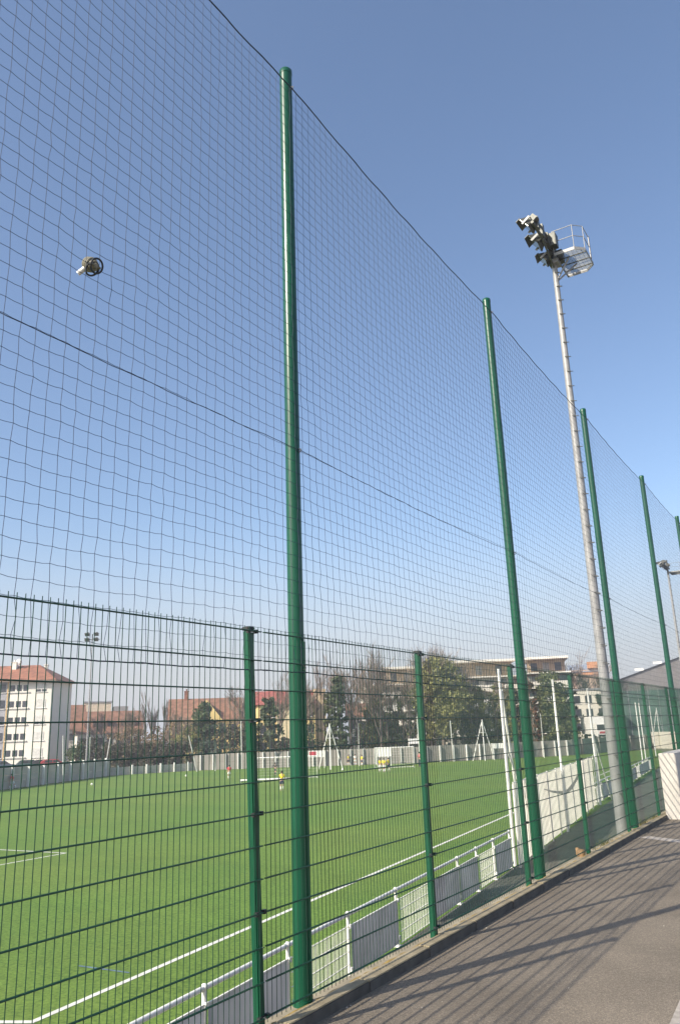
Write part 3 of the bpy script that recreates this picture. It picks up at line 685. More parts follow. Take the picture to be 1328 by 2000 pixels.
    hv = Vector(J['head']) * k + Vector((0, -.018 * k, .035 * k))
    q = MB(); q.ball(hv, .098 * k, 12, 8, (.95, 1.05, 1.0)); q.v = [v for v in q.v]; q.build('hair', mat('hair_%d' % int(hair[0] * 1000), hair, .7), t, True)
    q = MB()
    for sx in (-1, 1): q.ball(Vector(J['head']) * k + Vector((sx * .03, .082, .005)) * k, .011 * k, 6, 5)
    q.build('eyes', BLACK, t, True)
YEL = cloth('yellow_shirt', (.72, .60, .03)); REDS = cloth('red_shirt', (.62, .07, .08)); NAVY = cloth('navy_shorts', (.02, .03, .075)); WSH = cloth('white_shorts', (.70, .70, .68)); DRK = cloth('dark_track_suit', (.03, .04, .05)); PNK = cloth('pink_top', (.66, .16, .17))
ahead = math.atan2(FWD.y, FWD.x) - math.pi / 2
person(gnd(551, 1545, ZF), 1.55, ahead + .1, 'child in yellow shirt and navy shorts standing nearest on the turf', YEL, NAVY, WSH, .12, .3)
person(gnd(448, 1522, ZF), 1.45, ahead + .3, 'child in red shirt and white shorts left of the nearest fence post', REDS, WSH, WSH, .08, .15)
person(gnd(25, 1541, ZF), 1.45, ahead + 1.3, 'child in red shirt running at the far left edge of the pitch', REDS, WSH, WSH, .45, .5, .5)
person(gnd(538, 1514, ZF), 1.35, ahead - .8, 'figure in dark clothes in front of the goal mouth', DRK, DRK, DRK, .1, .2)
person(gnd(743, 1508, ZF), 1.45, ahead + .2, 'leftmost of three children in yellow below the white board', YEL, WSH, WSH, .1, .2)
person(gnd(750.5, 1509, ZF), 1.50, ahead - .2, 'middle of three children in yellow below the white board', YEL, WSH, WSH, .2, .3)
person(gnd(759, 1507, ZF), 1.48, ahead + .6, 'rightmost of three children in yellow below the white board', YEL, NAVY, WSH, .15, .3)
person(gnd(681, 1495, ZF), 1.4, ahead + 1.0, 'distant child in yellow left of the child in white', YEL, NAVY, WSH, .2, .3)
person(gnd(694, 1495, ZF), 1.45, ahead + .2, 'distant child in white between two yellow shirts', WSH, WSH, WSH, .1, .2)
person(gnd(707, 1496, ZF), 1.4, ahead - .6, 'distant child in yellow right of the child in white', YEL, NAVY, WSH, .2, .3)
person(gnd(820, 1498, ZF), 1.75, ahead + 2.2, 'adult in pink top and dark trousers beside the second fence post', PNK, DRK, DRK, .05, .1, trousers=True)

# ------------------------------------------------------------------ terrain behind the pitch
bk = [Vector((p[0], p[1])) for p in EDGE] + [Vector((-21, 150))]
off = []
for i, p in enumerate(bk):
    a = bk[max(0, i - 1)]; c = bk[min(len(bk) - 1, i + 1)]; d = (c - a).normalized(); off.append(p + Vector((-d.y, d.x)) * 1.0)
TZ = [-2.3, -2.3, -2.3, -2.3, -2.3, -2.3, -1.3, -0.9, -0.9]
tb = MB(); n_ = len(off)
far = [o + (o - Vector((CAM.x, CAM.y))).normalized() * 900 for o in off]; bankt = [o + (o - Vector((CAM.x, CAM.y))).normalized() * 3 for o in off]
tb.add([(*o, -2.69) for o in off] + [(*o, TZ[i]) for i, o in enumerate(bankt)] + [(*o, TZ[i]) for i, o in enumerate(far)], [(i, i + 1, n_ + i + 1, n_ + i) for i in range(n_ - 1)] + [(n_ + i, n_ + i + 1, 2 * n_ + i + 1, 2 * n_ + i) for i in range(n_ - 1)])
tag(tb.build('terrain', mat('street_ground', (.15, .14, .12), .9, scale=.2)), kind='structure')

# ------------------------------------------------------------------ buildings
def local(corner, rz): return lambda x, y, z: Vector((x, y, z))
CREAM = mat('cream_render', (.66, .62, .53), .85, var=.05, scale=.3); WREND = mat('white_facade', (.69, .655, .575), .85, var=.04, scale=.3)
TILE = mat('orange_tiles', (.255, .105, .060), .8, var=.25, scale=1.2, bump=.4, bscale=6); TILEB = mat('brown_tiles', (.21, .105, .065), .8, var=.25, scale=1.2, bump=.4, bscale=6)
YELW = mat('yellow_render', (.62, .48, .20), .85, var=.06, scale=.3); OCHR = mat('ochre_stripe', (.52, .36, .16), .85); BRICK = mat('red_brick', (.20, .085, .055), .85, var=.2, scale=2)
BROWN = mat('brown_cladding', (.36, .27, .18), .8, var=.12, scale=.8); SHUT = mat('pale_shutter', (.55, .54, .50), .7); REDT = mat('red_tiles', (.29, .085, .065), .75, var=.2, scale=1.5)
GREYM = mat('grey_metal_cladding', (.175, .165, .16), .6, var=.10, scale=.8); GLG = mat('green_glass', (.10, .16, .14), .25, var=.25, scale=.4); ORNG = mat('orange_roofing', (.40, .19, .09), .8, var=.2, scale=1)
CURT = mat('curtained_window', (.24, .23, .21), .35, var=.3, scale=.9); GREYR = mat('grey_render', (.30, .30, .32), .85)
def win(root, x, z, w_, h_, y=0.0, m=GLASS, sill=True, rec=.12, frame=WHITE):
    q = MB(); q.box((x, y - .02, z), (w_, .06, h_)); o = q.build('window', m, root)
    if sill: q = MB(); q.box((x, y - .06, z - h_ / 2 - .05), (w_ + .3, .18, .09)); q.build('sill', frame, o)
    return o
def hip_roof(root, x0, x1, y0, y1, z, h, m, ov=.7, rid=None):
    x0 -= ov; x1 += ov; y0 -= ov; y1 += ov; rd = (y1 - y0) / 2 if rid is None else rid; ym = (y0 + y1) / 2
    q = MB(); q.add([(x0, y0, z), (x1, y0, z), (x1, y1, z), (x0, y1, z), (x0 + rd, ym, z + h), (x1 - rd, ym, z + h)], [(0, 1, 5, 4), (1, 2, 5), (2, 3, 4, 5), (3, 0, 4), (3, 2, 1, 0)])
    r_ = q.build('roof', m, root)
    q = MB(); q.box(((x0 + x1) / 2, y0 + .02, z - .12), (x1 - x0, .10, .2)); q.build('eave', mat('eave_brown', (.14, .10, .07), .8), r_)
    return r_
def gable_roof(root, x0, x1, y0, y1, z, h, m, ov=.5):
    x0 -= ov; x1 += ov; y0 -= ov; y1 += ov; ym = (y0 + y1) / 2
    q = MB(); q.add([(x0, y0, z), (x1, y0, z), (x1, y1, z), (x0, y1, z), (x0, ym, z + h), (x1, ym, z + h)], [(0, 1, 5, 4), (2, 3, 4, 5), (3, 2, 1, 0)]); r_ = q.build('roof', m, root)
    q = MB(); e = .5; q.add([(x0 + e, y0 + e, z), (x0 + e, y1 - e, z), (x0 + e, ym, z + h * .97), (x1 - e, y0 + e, z), (x1 - e, y1 - e, z), (x1 - e, ym, z + h * .97)], [(0, 2, 1), (3, 4, 5)]); q.build('gable', CREAM, root)
    return r_
def chim(roof, x, y, z, h, m=CREAM, w_=.7):
    q = MB(); q.box((x, y, z + h / 2), (w_, w_, h)); q.box((x, y, z + h + .06), (w_ + .15, w_ + .15, .12)); q.tube([(x, y, z + h), (x, y, z + h + .5)], .14, 8); q.build('chimney', m, roof)
def facing(u): d = ray(u, 1440); return math.atan2(d.y, d.x) - math.pi / 2
def bld(name, lb, cat, u, D, z0=-1.5, rz=0.0, absrz=None):
    p = spot(u, D, z0); return thing(name, lb, cat, p, facing(u) + rz if absrz is None else absrz), p, D

# A: white apartment block, corner at u 93
pA = spot(93, 132, -1.5); rA = R(33); xd = Vector((math.cos(rA), math.sin(rA), 0)); WA = 32.0
bA = thing('apartment_block', 'white five storey apartment block with orange hip roof at the far left', 'building', pA - xd * WA, rA)
hA = hgt(93, 1325, 132) + 1.5; dA = 11.0
q = MB(); q.box((WA / 2, dA / 2, hA / 2 - .6), (WA, dA, hA + 1.2)); q.build('wall', WREND, bA)
q = MB(); q.box((WA - 8.25, -.03, hA / 2), (1.5, .08, hA)); q.build('recessed_bay', GREYR, bA)
q = MB(); q.box((WA - 9.5, -.06, hA / 2), (.95, .12, hA)); q.box((WA - 7.4, -.05, hA / 2), (.2, .12, hA)); q.build('ochre_stripe', OCHR, bA)
fl = hA / 5
for k in range(5):
    zc = hA - fl * (k + .45)
    for x in (WA - 6.65, WA - 5.5, WA - 4.4): win(bA, x, zc, .80, 1.0, sill=False)
    q = MB(); q.box((WA - 5.5, -.10, zc - .72), (3.6, .2, .16)); q.build('balcony_ledge', SHUT, bA)
    win(bA, WA - 1.75, zc, 1.75, 1.45, m=SHUT); 
    for dx in ((-.5, .55) if k in (0, 2) else ()): win(bA, WA - 1.75 + dx * .85, zc - .5, .65, .42, y=-.06, sill=False)
    win(bA, WA - 8.25, zc, 1.0, 1.4, y=-.08)
    for x in (WA - 12, WA - 15, WA - 18): win(bA, x, zc, 1.4, 1.4)
rf = hip_roof(bA, 0, WA, 0, dA, hA, 3.1, TILE, 1.0, 5.2); chim(rf, WA - 8.2, 4.2, hA + 1.6, 1.9, WREND, .9); chim(rf, WA - 3.4, 6.5, hA + 1.4, 1.7, WREND, .6)
q = MB(); q.ball((WA - 7.4, 4.0, hA + 3.6), .55, 12, 8, (1, .35, 1)); q.build('satellite_dish', WHITE, rf, True)

# B: brown roofed houses
def house(lb, u0, u1, vr, ve, vb, D, wm, rm, d=9.0, rz=0.0, nw=5, hip=False, rows=2, ch=None, name='house'):
    t, p, _ = bld(name, lb, 'house', u0, D, -2.3, rz); W = (u1 - u0) / FPX * D / max(.5, math.cos(rz)); he = hgt(u0, ve, D) + 2.3; hr = hgt(u0, vr, D) + 2.3 - he
    q = MB(); q.box((W / 2, d / 2, he / 2), (W, d, he)); q.build('wall', wm, t)
    r_ = hip_roof(t, 0, W, 0, d, he, hr, rm) if hip else gable_roof(t, 0, W, 0, d, he, hr, rm)
    fl_ = 2.8
    for k in range(rows):
        for i in range(nw): win(t, W * (i + .5) / nw, he - 1.5 - k * fl_, 1.1, 1.4)
    if ch: chim(r_, W * ch, d * .5, he + hr - .3, 1.6, BRICK, .8)
    return t, r_, W, he, hr
t, r_, W, he, hr = house('long house with brown tiled roof and dormers behind the bare shrubs at left', 150, 272, 1388, 1434, 1480, 150, CREAM, TILEB, 9, .06, 7)
for fx in (.28, .5, .72, .88):
    q = MB(); q.box((W * fx, 1.6, he + hr * .42), (1.3, 1.4, 1.2)); o = q.build('dormer', TILEB, r_); q = MB(); q.box((W * fx, .87, he + hr * .42), (.9, .06, .8)); q.build('window', GLASS, o)
house('house with steep brown roof just right of the white apartment block', 128, 162, 1374, 1425, 1480, 160, CREAM, TILEB, 10, .1, 2)
t, p, _ = bld('flat_roof_building', 'pale flat roofed building behind the brown roofs', 'building', 160, 185, -2.3)
q = MB(); q.box((3.1, 4, 6.3), (6.2, 8, 12.6)); q.build('wall', mat('peach_render', (.62, .50, .36), .85), t); q = MB(); q.box((8.5, 4, 5.8), (3.4, 8, 11.6)); q.build('stair_tower', mat('grey_brown', (.27, .25, .24), .85), t); q = MB(); q.box((3.1, 4, 12.75), (6.6, 8.4, .3)); q.build('parapet', GREYR, t)
# yellow house
t, r_, W, he, hr = house('yellow house with brown roof behind the ivy covered tree', 330, 468, 1362, 1408, 1490, 142, YELW, TILEB, 10, -.05, 6, ch=.22)
q = MB(); gx = W * .52; q.add([(gx - 3, -.6, he - .2), (gx + 3, -.6, he - .2), (gx, -.6, he + 3.6), (gx - 3, 3, he - .2), (gx + 3, 3, he - .2), (gx, 4.5, he + 3.6)], [(0, 1, 2), (0, 2, 5, 3), (1, 4, 5, 2)]); q.build('gable_front', YELW, t)
q = MB(); q.box((gx, -.64, he + 1.2), (1.1, .06, 1.4)); q.build('window', GLASS, t)
t, p, _ = bld('flat_roof_building', 'small white house left of the nearest fence post behind shrubs', 'house', 472, 150, -2)
q = MB(); q.box((2.2, 4, 5.2), (4.4, 8, 10.4)); q.build('wall', WREND, t); [win(t, 2.2, z, 1.2, 1.4) for z in (3, 6, 8.6)]; q = MB(); q.box((2.2, 4, 10.5), (4.9, 8.4, .25)); q.build('roof', GREYR, t)
# red roofed yellow building
t, r_, W, he, hr = house('yellow building with bright red roof behind the tallest pole', 505, 618, 1346, 1376, 1490, 138, YELW, REDT, 9, .05, 6, rows=3)
q = MB(); q.box((W + 1.1, 3, (he + 2.6) / 2), (2.0, 4, he + 2.6)); q.build('corner_tower', mat('tan_render', (.55, .42, .24), .85), t)
q = MB(); q.box((W * .52, -.12, he * .5), (4.0, .2, he)); q.build('pale_bay', mat('pale_yellow', (.68, .58, .36), .85), t)
house('small house with orange brown roof between the ivy column and the white flats', 682, 716, 1372, 1400, 1480, 146, CREAM, TILEB, 8, 0, 2)

# G: modern white flats with balconies
def flats(lb, u0, u1, vt, D, nfl, ph_u0, ph_u1, ph_v, rz=.08, wallm=CREAM):
    t, p, _ = bld('apartment_block', lb, 'building', u0, D, -2.3, rz); W = (u1 - u0) / FPX * D; H = hgt(u0, vt, D) + 2.3; d = 12
    q = MB(); q.box((W / 2, d / 2, H / 2), (W, d, H)); q.build('wall', wallm, t)
    fh = H / nfl
    for k in range(nfl):
        z = H - fh * (k + 1)
        q = MB(); q.box((W * .5, -.7, z + fh + .02 - .15), (W * .96, 1.4, .22)); o = q.build('balcony', WREND, t)
        if k: q = MB(); q.box((W * .5, -1.36, z + fh + .5), (W * .96, .06, .95)); q.build('railing', WREND if k % 2 else SHUT, o)
        nw = max(3, int(W / 2.6))
        for i in range(nw): win(t, W * (i + .5) / nw, z + fh * .45, 1.5, fh * .62, m=CURT if (i * 7 + k * 3) % 5 < 3 else GLASS, sill=False)
    x0 = (ph_u0 - u0) / FPX * D; x1 = (ph_u1 - u0) / FPX * D; hp = hgt(ph_u0, ph_v, D) + 2.3
    q = MB(); q.box(((x0 + x1) / 2, d / 2 + .6, (H + hp) / 2), (x1 - x0 - 1.2, d - 3, hp - H)); ph_ = q.build('penthouse', BROWN, t)
    for i in range(3): q = MB(); q.box((x0 + (x1 - x0) * (i + .75) / 3.6, 2.07, (H + hp) / 2 - .1), (1.15, .06, (hp - H) * .6)); q.build('window', CURT if i == 1 else GLASS, ph_)
    q = MB(); q.box(((x0 + x1) / 2, d / 2 - .3, hp + .15), (x1 - x0, d, .38)); q.build('roof_slab', WREND, t)
    return t
flats('pale flats with white balconies behind the bare trees, left of the second fence post', 716, 862, 1336, 150, 5, 757, 858, 1303)
flats('white flats with brown top storey behind the olive tree', 868, 1034, 1322, 146, 5, 880, 1022, 1291)
flats('flats with long white roof edge and brown top floor right of the second pole', 1036, 1128, 1312, 140, 5, 1040, 1125, 1284, .03, BRICK)
t, p, _ = bld('orange_roof_building', 'distant building with orange and blue grey roofs left of the steel mast', 'building', 1126, 185, -2.3)
q = MB(); q.box((3.4, 4, 8.1), (7, 8, 16.2)); q.build('wall', mat('pinkish_render', (.46, .33, .26), .85), t)
r_ = gable_roof(t, .2, 7, 0, 8, 15.7, 2.0, mat('slate_blue', (.22, .26, .32), .7)); q = MB(); q.box((5.4, .2, 17.2), (2.4, 2, 1.5)); q.build('lift_house', ORNG, t); q = MB(); q.box((4.0, -.4, 15.2), (5.4, .8, .5)); q.build('eave', ORNG, t)
# K white shed
t, p, _ = bld('white_building', 'white house with dark openings behind the truck, left of the steel mast', 'building', 1124, 135, -2.0)
q = MB(); q.box((3.0, 4, 4.6), (6.0, 8, 9.2)); q.build('wall', CREAM, t); [win(t, x, z, 1.1, 1.3) for x in (1, 2.9, 4.9) for z in (3, 5.4, 7.6)]; q = MB(); q.box((3.0, 4, 9.3), (6.5, 8.4, .25)); q.build('roof', GREYR, t)
# L grey hall
t, p, _ = bld('sports_hall', 'large dark grey gabled hall with green glazing at the right edge', 'building', 1208, 150, ZF - .05, .12)
W = 34.0; he = hgt(1210, 1330, 150) - ZF; hr = 5.4; d = 40
q = MB(); q.add([(0, 0, 0), (W, 0, 0), (W, 0, he), (W / 2, 0, he + hr), (0, 0, he), (0, d, 0), (W, d, 0), (W, d, he), (W / 2, d, he + hr), (0, d, he)], [(0, 1, 2, 3, 4), (5, 9, 8, 7, 6), (0, 4, 9, 5), (1, 6, 7, 2)]); q.build('wall', GREYM, t)
q = MB(); q.add([(-.4, -.4, he - .1), (W / 2, -.4, he + hr + .1), (W / 2, d, he + hr + .1), (-.4, d, he - .1), (W + .4, -.4, he - .1), (W + .4, d, he - .1)], [(0, 1, 2, 3), (1, 4, 5, 2)])
r_ = q.build('roof', mat('pale_metal_roof', (.42, .42, .43), .5), t)
for x in (5.5, 9.0): q = MB(); q.box((x, .4, he + .32 * x + .45), (1.6, .5, .45)); q.build('roof_vent', WHITE, r_)
for k in range(18): q = MB(); q.box((.9 + k * 1.85, -.06, he * .44), (.10, .1, he * .84)); q.build('mullion', GREYR, t)
q = MB(); q.box((W / 2, -.03, he * .44), (W - .6, .05, he * .82)); q.build('glazing', GLG, t)
b = boundary('low_wall', 'cream low wall in front of the grey hall', tuple(spot(1274, 128, ZF))[:2], tuple(spot(1340, 120, ZF))[:2], 2.6, CREAM, 2, 2.6, CREAM, [1.3, 1.3])

# ------------------------------------------------------------------ vehicles
def car(u, D, z, rz, paint, lb, van=False, name='parked_car', cat='car'):
    t = thing(name, lb, cat, spot(u, D, z), facing(u) + rz); L_, Wd = (4.9, 1.9) if van else (4.2, 1.72)
    pr = [(-L_ / 2, .35), (-L_ / 2, 1.9), (-L_ / 2 + .15, 2.0), (1.0, 2.0), (1.75, 1.2), (L_ / 2 - .05, .95), (L_ / 2, .35)] if van else [(-2.1, .35), (-2.08, .85), (-1.95, 1.0), (-1.5, 1.42), (.35, 1.45), (1.1, .95), (1.95, .82), (2.1, .6), (2.1, .35)]
    q = MB(); n = len(pr); q.add([(x, -Wd / 2, zz) for x, zz in pr] + [(x, Wd / 2, zz) for x, zz in pr], [tuple(range(n)), tuple(reversed(range(n, 2 * n)))] + [(i, n + i, n + (i + 1) % n, (i + 1) % n) for i in range(n)])
    body = q.build('body', paint, t, bevel=.06)
    wins = [[(.95, 1.25), (1.55, 1.25), (.98, 1.85), (.3, 1.85), (.3, 1.25)]] if van else [[(-1.5, 1.0), (-.35, 1.0), (-.35, 1.36), (-1.3, 1.36)], [(-.25, 1.0), (.85, 1.0), (.33, 1.36), (-.25, 1.36)]]
    for wv in wins:
        for s_ in (-1, 1):
            q = MB(); pts = [(x, s_ * (Wd / 2 + .006), zz) for x, zz in wv]; q.add(pts, [tuple(range(len(pts))) if s_ < 0 else tuple(reversed(range(len(pts))))]); q.build('window', GLASS, t)
    for x in (-L_ * .31, L_ * .31):
        for s_ in (-1, 1):
            q = MB(); q.tube([(x, s_ * (Wd / 2 - .18), .31), (x, s_ * (Wd / 2 + .015), .31)], .31, 16); o = q.build('wheel', BLACK, t, True); q = MB(); q.tube([(x, s_ * (Wd / 2), .31), (x, s_ * (Wd / 2 + .03), .31)], .18, 12); q.build('rim', STEEL, o, True)
    for s_ in (-1, 1): q = MB(); q.box((L_ / 2 - .02, s_ * Wd * .36, .72), (.08, .3, .14)); q.build('headlight', SHUT, t)
    return t
car(106, 118, -2.3, .1, mat('red_car_paint', (.45, .03, .04), .3, coat=.5), 'red car parked behind the board wall, in front of the dark hedge')
car(60, 120, -2.3, .05, mat('teal_car_paint', (.06, .11, .11), .3, coat=.5), 'dark teal car parked before the white apartment block')
car(5, 118, -2.3, 0, mat('blue_car_paint', (.07, .10, .14), .3, coat=.5), 'blue grey car at the left edge before the apartment block')
car(90, 119, -2.3, .02, mat('black_car_paint', (.02, .025, .03), .3, coat=.5), 'black car parked between the teal car and the red car')
t = thing('site_container', 'ochre container behind the board wall at the left edge', 'container', spot(-22, 80.2, ZF), facing(0))
q = MB(); q.box((.1, .6, 1.15), (3.2, 1.2, .95)); q.build('box', mat('ochre_paint', (.34, .20, .05), .6), t, bevel=.03); q = MB(); q.box((.1, -.02, .62), (3.3, .1, .12)); q.build('skid', BLACK, t)
for x in (-1.3, 1.5): q = MB(); q.box((x, .6, .33), (.15, 1.0, .66)); q.build('leg', STEELD, t)
# truck
t = thing('truck', 'white truck with red lettering panel behind the far wall, left of the steel mast', 'truck', spot(1168, 122, -0.95), facing(1168) - 1.25)
q = MB(); q.box((-1.4, 0, 2.25), (5.0, 2.4, 2.6)); q.build('cargo_box', WHITE, t, bevel=.05); q = MB(); q.box((2.1, 0, 1.55), (1.8, 2.3, 2.0)); q.build('cab', WHITE, t, bevel=.15)
q = MB(); q.box((3.0, 0, 1.95), (.06, 2.0, .8)); q.build('windscreen', GLASS, t); q = MB(); q.box((3.02, 0, 1.2), (.06, 1.3, .3)); q.build('grille', RED, t); q = MB(); q.box((0, 0, .75), (6.6, 1.6, .25)); q.build('chassis', BLACK, t)
for x in (-2.6, 1.9):
    for s_ in (-1, 1): q = MB(); q.tube([(x, s_ * .85, .48), (x, s_ * 1.18, .48)], .48, 16); q.build('wheel', BLACK, t, True)
for s_ in (-1, 1): q = MB(); q.box((3.02, s_ * .85, .95), (.06, .3, .2)); q.build('headlight', SHUT, t)

# ------------------------------------------------------------------ vegetation
BARK = mat('bark', (.13, .105, .085), .9, var=.25, scale=6); TWIG = mat('twigs', (.25, .195, .15), .9, var=.2, scale=4)
def leafmat(n, c): return mat(n, c, .75, var=.25, scale=.8, island=.45, trans=.25)
LF = {'dark': leafmat('ivy_leaves', (.080, .110, .046)), 'olive': leafmat('olive_leaves', (.205, .205, .068)), 'brown': leafmat('dry_leaves', (.200, .140, .075)), 'hedge': leafmat('dark_hedge_leaves', (.080, .074, .044)),
      'bush': leafmat('blue_green_leaves', (.060, .088, .058)), 'rust': leafmat('rusty_leaves', (.19, .095, .05)), 'mid': leafmat('mid_green_leaves', (.15, .165, .06))}
def leaves(b, c, r, n, size, rng, sc=(1, 1, 1)):
    for _ in range(n):
        d = Vector((rng.gauss(0, 1), rng.gauss(0, 1), rng.gauss(0, 1))).normalized() * r * rng.random() ** .45
        p = Vector(c) + Vector((d.x * sc[0], d.y * sc[1], d.z * sc[2])); nrm = Vector((rng.gauss(0, 1), rng.gauss(0, 1), rng.gauss(0, 1) + .3)).normalized()
        x = nrm.orthogonal().normalized(); x.rotate(Quaternion(nrm, rng.uniform(0, 6.28))); y = nrm.cross(x); s_ = size * rng.uniform(.6, 1.4)
        b.add([p - x * s_, p - y * s_ * .6, p + x * s_, p + y * s_ * .6], [(0, 1, 2, 3)])
def tree(lb, u, D, z0, H, rad, kind, seed, clumps=60, per=60, base=.25, shape='round', name='tree', size=.22, cat='tree', vbase=None):
    rng = random.Random(seed); p = spot(u, D, z0); t = thing(name, lb, cat, p); tr = MB()
    tr.tube([(0, 0, -.3), (rng.uniform(-.2, .2), 0, H * .4), (rng.uniform(-.3, .3), rng.uniform(-.3, .3), H * .85)], [.05 + H * .016, .03 + H * .011, .03], 8); cr = MB()
    for _ in range(clumps):
        t_ = rng.uniform(base, 1.0)
        if shape == 'column': rr = rad * (1 - .55 * max(0, t_ - .5) * 2) * rng.uniform(.3, 1)
        elif shape == 'bush': rr = rad * math.sqrt(max(.05, 1 - ((t_ - .3) / .75) ** 2)) * rng.uniform(.2, 1)
        else: rr = rad * math.sqrt(max(.04, 1 - ((t_ - (base + 1) / 2) / ((1 - base) / 2 + .02)) ** 2)) * rng.uniform(.25, 1)
        a = rng.uniform(0, 6.28); c = Vector((math.cos(a) * rr, math.sin(a) * rr, t_ * H * .97))
        if rng.random() < .5: tr.tube([(0, 0, max(.2, c.z - rr * .8)), c * .6 + Vector((0, 0, c.z * .38)), c], [.06, .04, .02], 4, False)
        leaves(cr, c, rad * rng.uniform(.16, .34), per, size, rng, (1, 1, .8))
    tr.build('trunk', BARK, t); cr.build('crown', LF[kind], t); return t
def bare(lb, u, D, z0, H, seed, spread=.5, levels=5, lean=0, up=.25, m=TWIG, r0=None, name='bare_tree'):
    rng = random.Random(seed); t = thing(name, lb, 'tree', spot(u, D, z0)); tr = MB(); tw = MB()
    def grow(p, d, L, r, lv):
        q = p + d * L * .5 + Vector((rng.gauss(0, .04), rng.gauss(0, .04), 0)) * L; e = q + (d + Vector((0, 0, .08))).normalized() * L * .5
        (tr if lv >= levels - 1 else tw).tube([p, q, e], [r, r * .8, r * .62], 6 if lv >= levels - 1 else 3, False)
        if lv == 0: return
        for k in range(rng.choice((3, 4, 4)) if lv > 1 else rng.choice((4, 5, 6))):
            a = rng.uniform(0, 6.28); s_ = spread * rng.uniform(.5, 1.3); nd = (d + Vector((math.cos(a) * s_, math.sin(a) * s_, up * rng.uniform(.2, 1)))).normalized()
            f = rng.uniform(.35, 1); st = p.lerp(q, f * 2) if f < .5 else q.lerp(e, f * 2 - 1)
            grow(st, nd, L * rng.uniform(.55, .80), max(r * .56, .018), lv - 1)
    grow(Vector((0, 0, -.3)), Vector((lean, 0, 1)).normalized(), H * .42, r0 or H * .016, levels)
    tr.build('trunk', BARK, t); tw.build('branches', m, t); return t
G0 = -2.3
# hedge strip and shrubs left to right
sh = [(150, 118, 2.6, 2.2, 'dark', 'dark shrub behind the board wall beside the white apartment block'), (176, 120, 3.6, 2.6, 'hedge', 'dark shrub behind the slim floodlight mast'), (205, 118, 2.8, 2.2, 'hedge', 'dark rounded shrub at the end of the board wall'),
      (232, 112, 2.4, 2.2, 'hedge', 'dark hedge shrub behind the first low barrier posts'), (262, 112, 2.5, 2.2, 'hedge', 'dark hedge shrub behind the middle of the low barrier'), (292, 112, 2.5, 2.3, 'hedge', 'dark hedge shrub before the bare poplars'), (322, 113, 2.6, 2.3, 'hedge', 'dark hedge shrub below the yellow flowering twigs'), (352, 114, 2.7, 2.3, 'hedge', 'dark hedge shrub where the concrete wall begins'),
      (240, 132, 5.2, 3.0, 'brown', 'dry brown shrub below the long brown roof'), (272, 134, 5.0, 2.8, 'brown', 'dry brown shrub left of the bare poplars'), (305, 128, 5.0, 3.2, 'brown', 'dry brown thicket below the bare poplars'), (340, 128, 5.6, 3.0, 'brown', 'dry brown thicket below the yellow house'), (370, 122, 4.8, 2.6, 'olive', 'olive shrub left of the ivy covered tree'),
      (422, 121, 4.9, 2.6, 'bush', 'green shrub right of the ivy covered tree'), (452, 121, 4.8, 2.6, 'hedge', 'dark green shrub below the yellow house front'), (480, 121, 4.2, 2.4, 'hedge', 'dark shrub left of the nearest fence post'), (500, 122, 5.0, 2.5, 'dark', 'dark shrub hidden behind the nearest fence post'),
      (560, 122, 2.6, 2.6, 'hedge', 'low dark shrub below the red roofed building'), (605, 122, 4.6, 2.8, 'dark', 'dark shrub right of the tallest pole'), (735, 124, 4.8, 2.9, 'bush', 'green shrub below the white flats'), (765, 124, 4.2, 2.8, 'dark', 'dark green shrub above the notice board'), (715, 126, 4.6, 2.4, 'mid', 'green shrub right of the ivy column'), (800, 126, 3.6, 2.4, 'bush', 'low shrub left of the second fence post'),
      (860, 124, 6.6, 2.6, 'bush', 'blue green bush right of the second fence post'), (905, 124, 7.4, 3.0, 'bush', 'tall blue green bush below the olive tree'), (960, 128, 5.4, 3.2, 'mid', 'green shrub behind the right A-frame'), (990, 128, 7.2, 3.2, 'olive', 'olive shrub left of the third fence post'), (935, 126, 4.6, 2.6, 'dark', 'dark shrub behind the left leg of the right A-frame')]
for i, (u, D, H, r_, k, lb) in enumerate(sh):
    bz = spot(u, D, G0); tree(lb, u, D, G0, H + .7, r_ * 1.05, k, 100 + i, 40, 44, .08, 'bush', 'shrub', .16, 'shrub')
# trees
tree('dense ivy covered tree in front of the yellow house', 397, 123, G0, 9.3, 2.3, 'dark', 21, 90, 50, .1, 'column')
tree('ivy covered dark tree between the nearest fence post and the tallest pole', 528, 122, G0, 9.6, 1.9, 'dark', 22, 90, 50, .05, 'column')
tree('tall ivy clad poplar column right of the left A-frame', 664, 118, G0, 12.4, 1.5, 'dark', 23, 150, 50, .05, 'column')
tree('slim ivy clad trunk beside the tall poplar column', 647, 121, G0, 9.9, 1.3, 'mid', 24, 70, 40, .05, 'column')
tree('olive green tree in front of the white flats, right of the second fence post', 868, 121, G0, 14.6, 4.4, 'olive', 25, 190, 60, .22)
tree('smaller olive tree before the white flats left of the A-frame', 915, 130, G0, 11.2, 3.0, 'olive', 26, 90, 50, .3)
tree('big mid green tree right of the brick coloured block', 1086, 124, G0, 12.0, 3.4, 'mid', 27, 140, 60, .08, 'column')
tree('dense dark tree between the second pole and the brick block', 1012, 126, G0, 10.5, 2.2, 'dark', 28, 46, 50, .08, 'column')
tree('dark green tree beside the white house left of the steel mast', 1118, 126, G0, 9.6, 2.3, 'bush', 29, 50, 50, .05, 'column')
tree('dark green tree behind the steel mast', 1192, 134, G0, 9.4, 2.6, 'bush', 31, 50, 50, .05, 'column')
tree('rusty leaved tree against the brick block right of the second pole', 1046, 122, G0, 10.8, 1.1, 'rust', 30, 50, 50, .05, 'column')
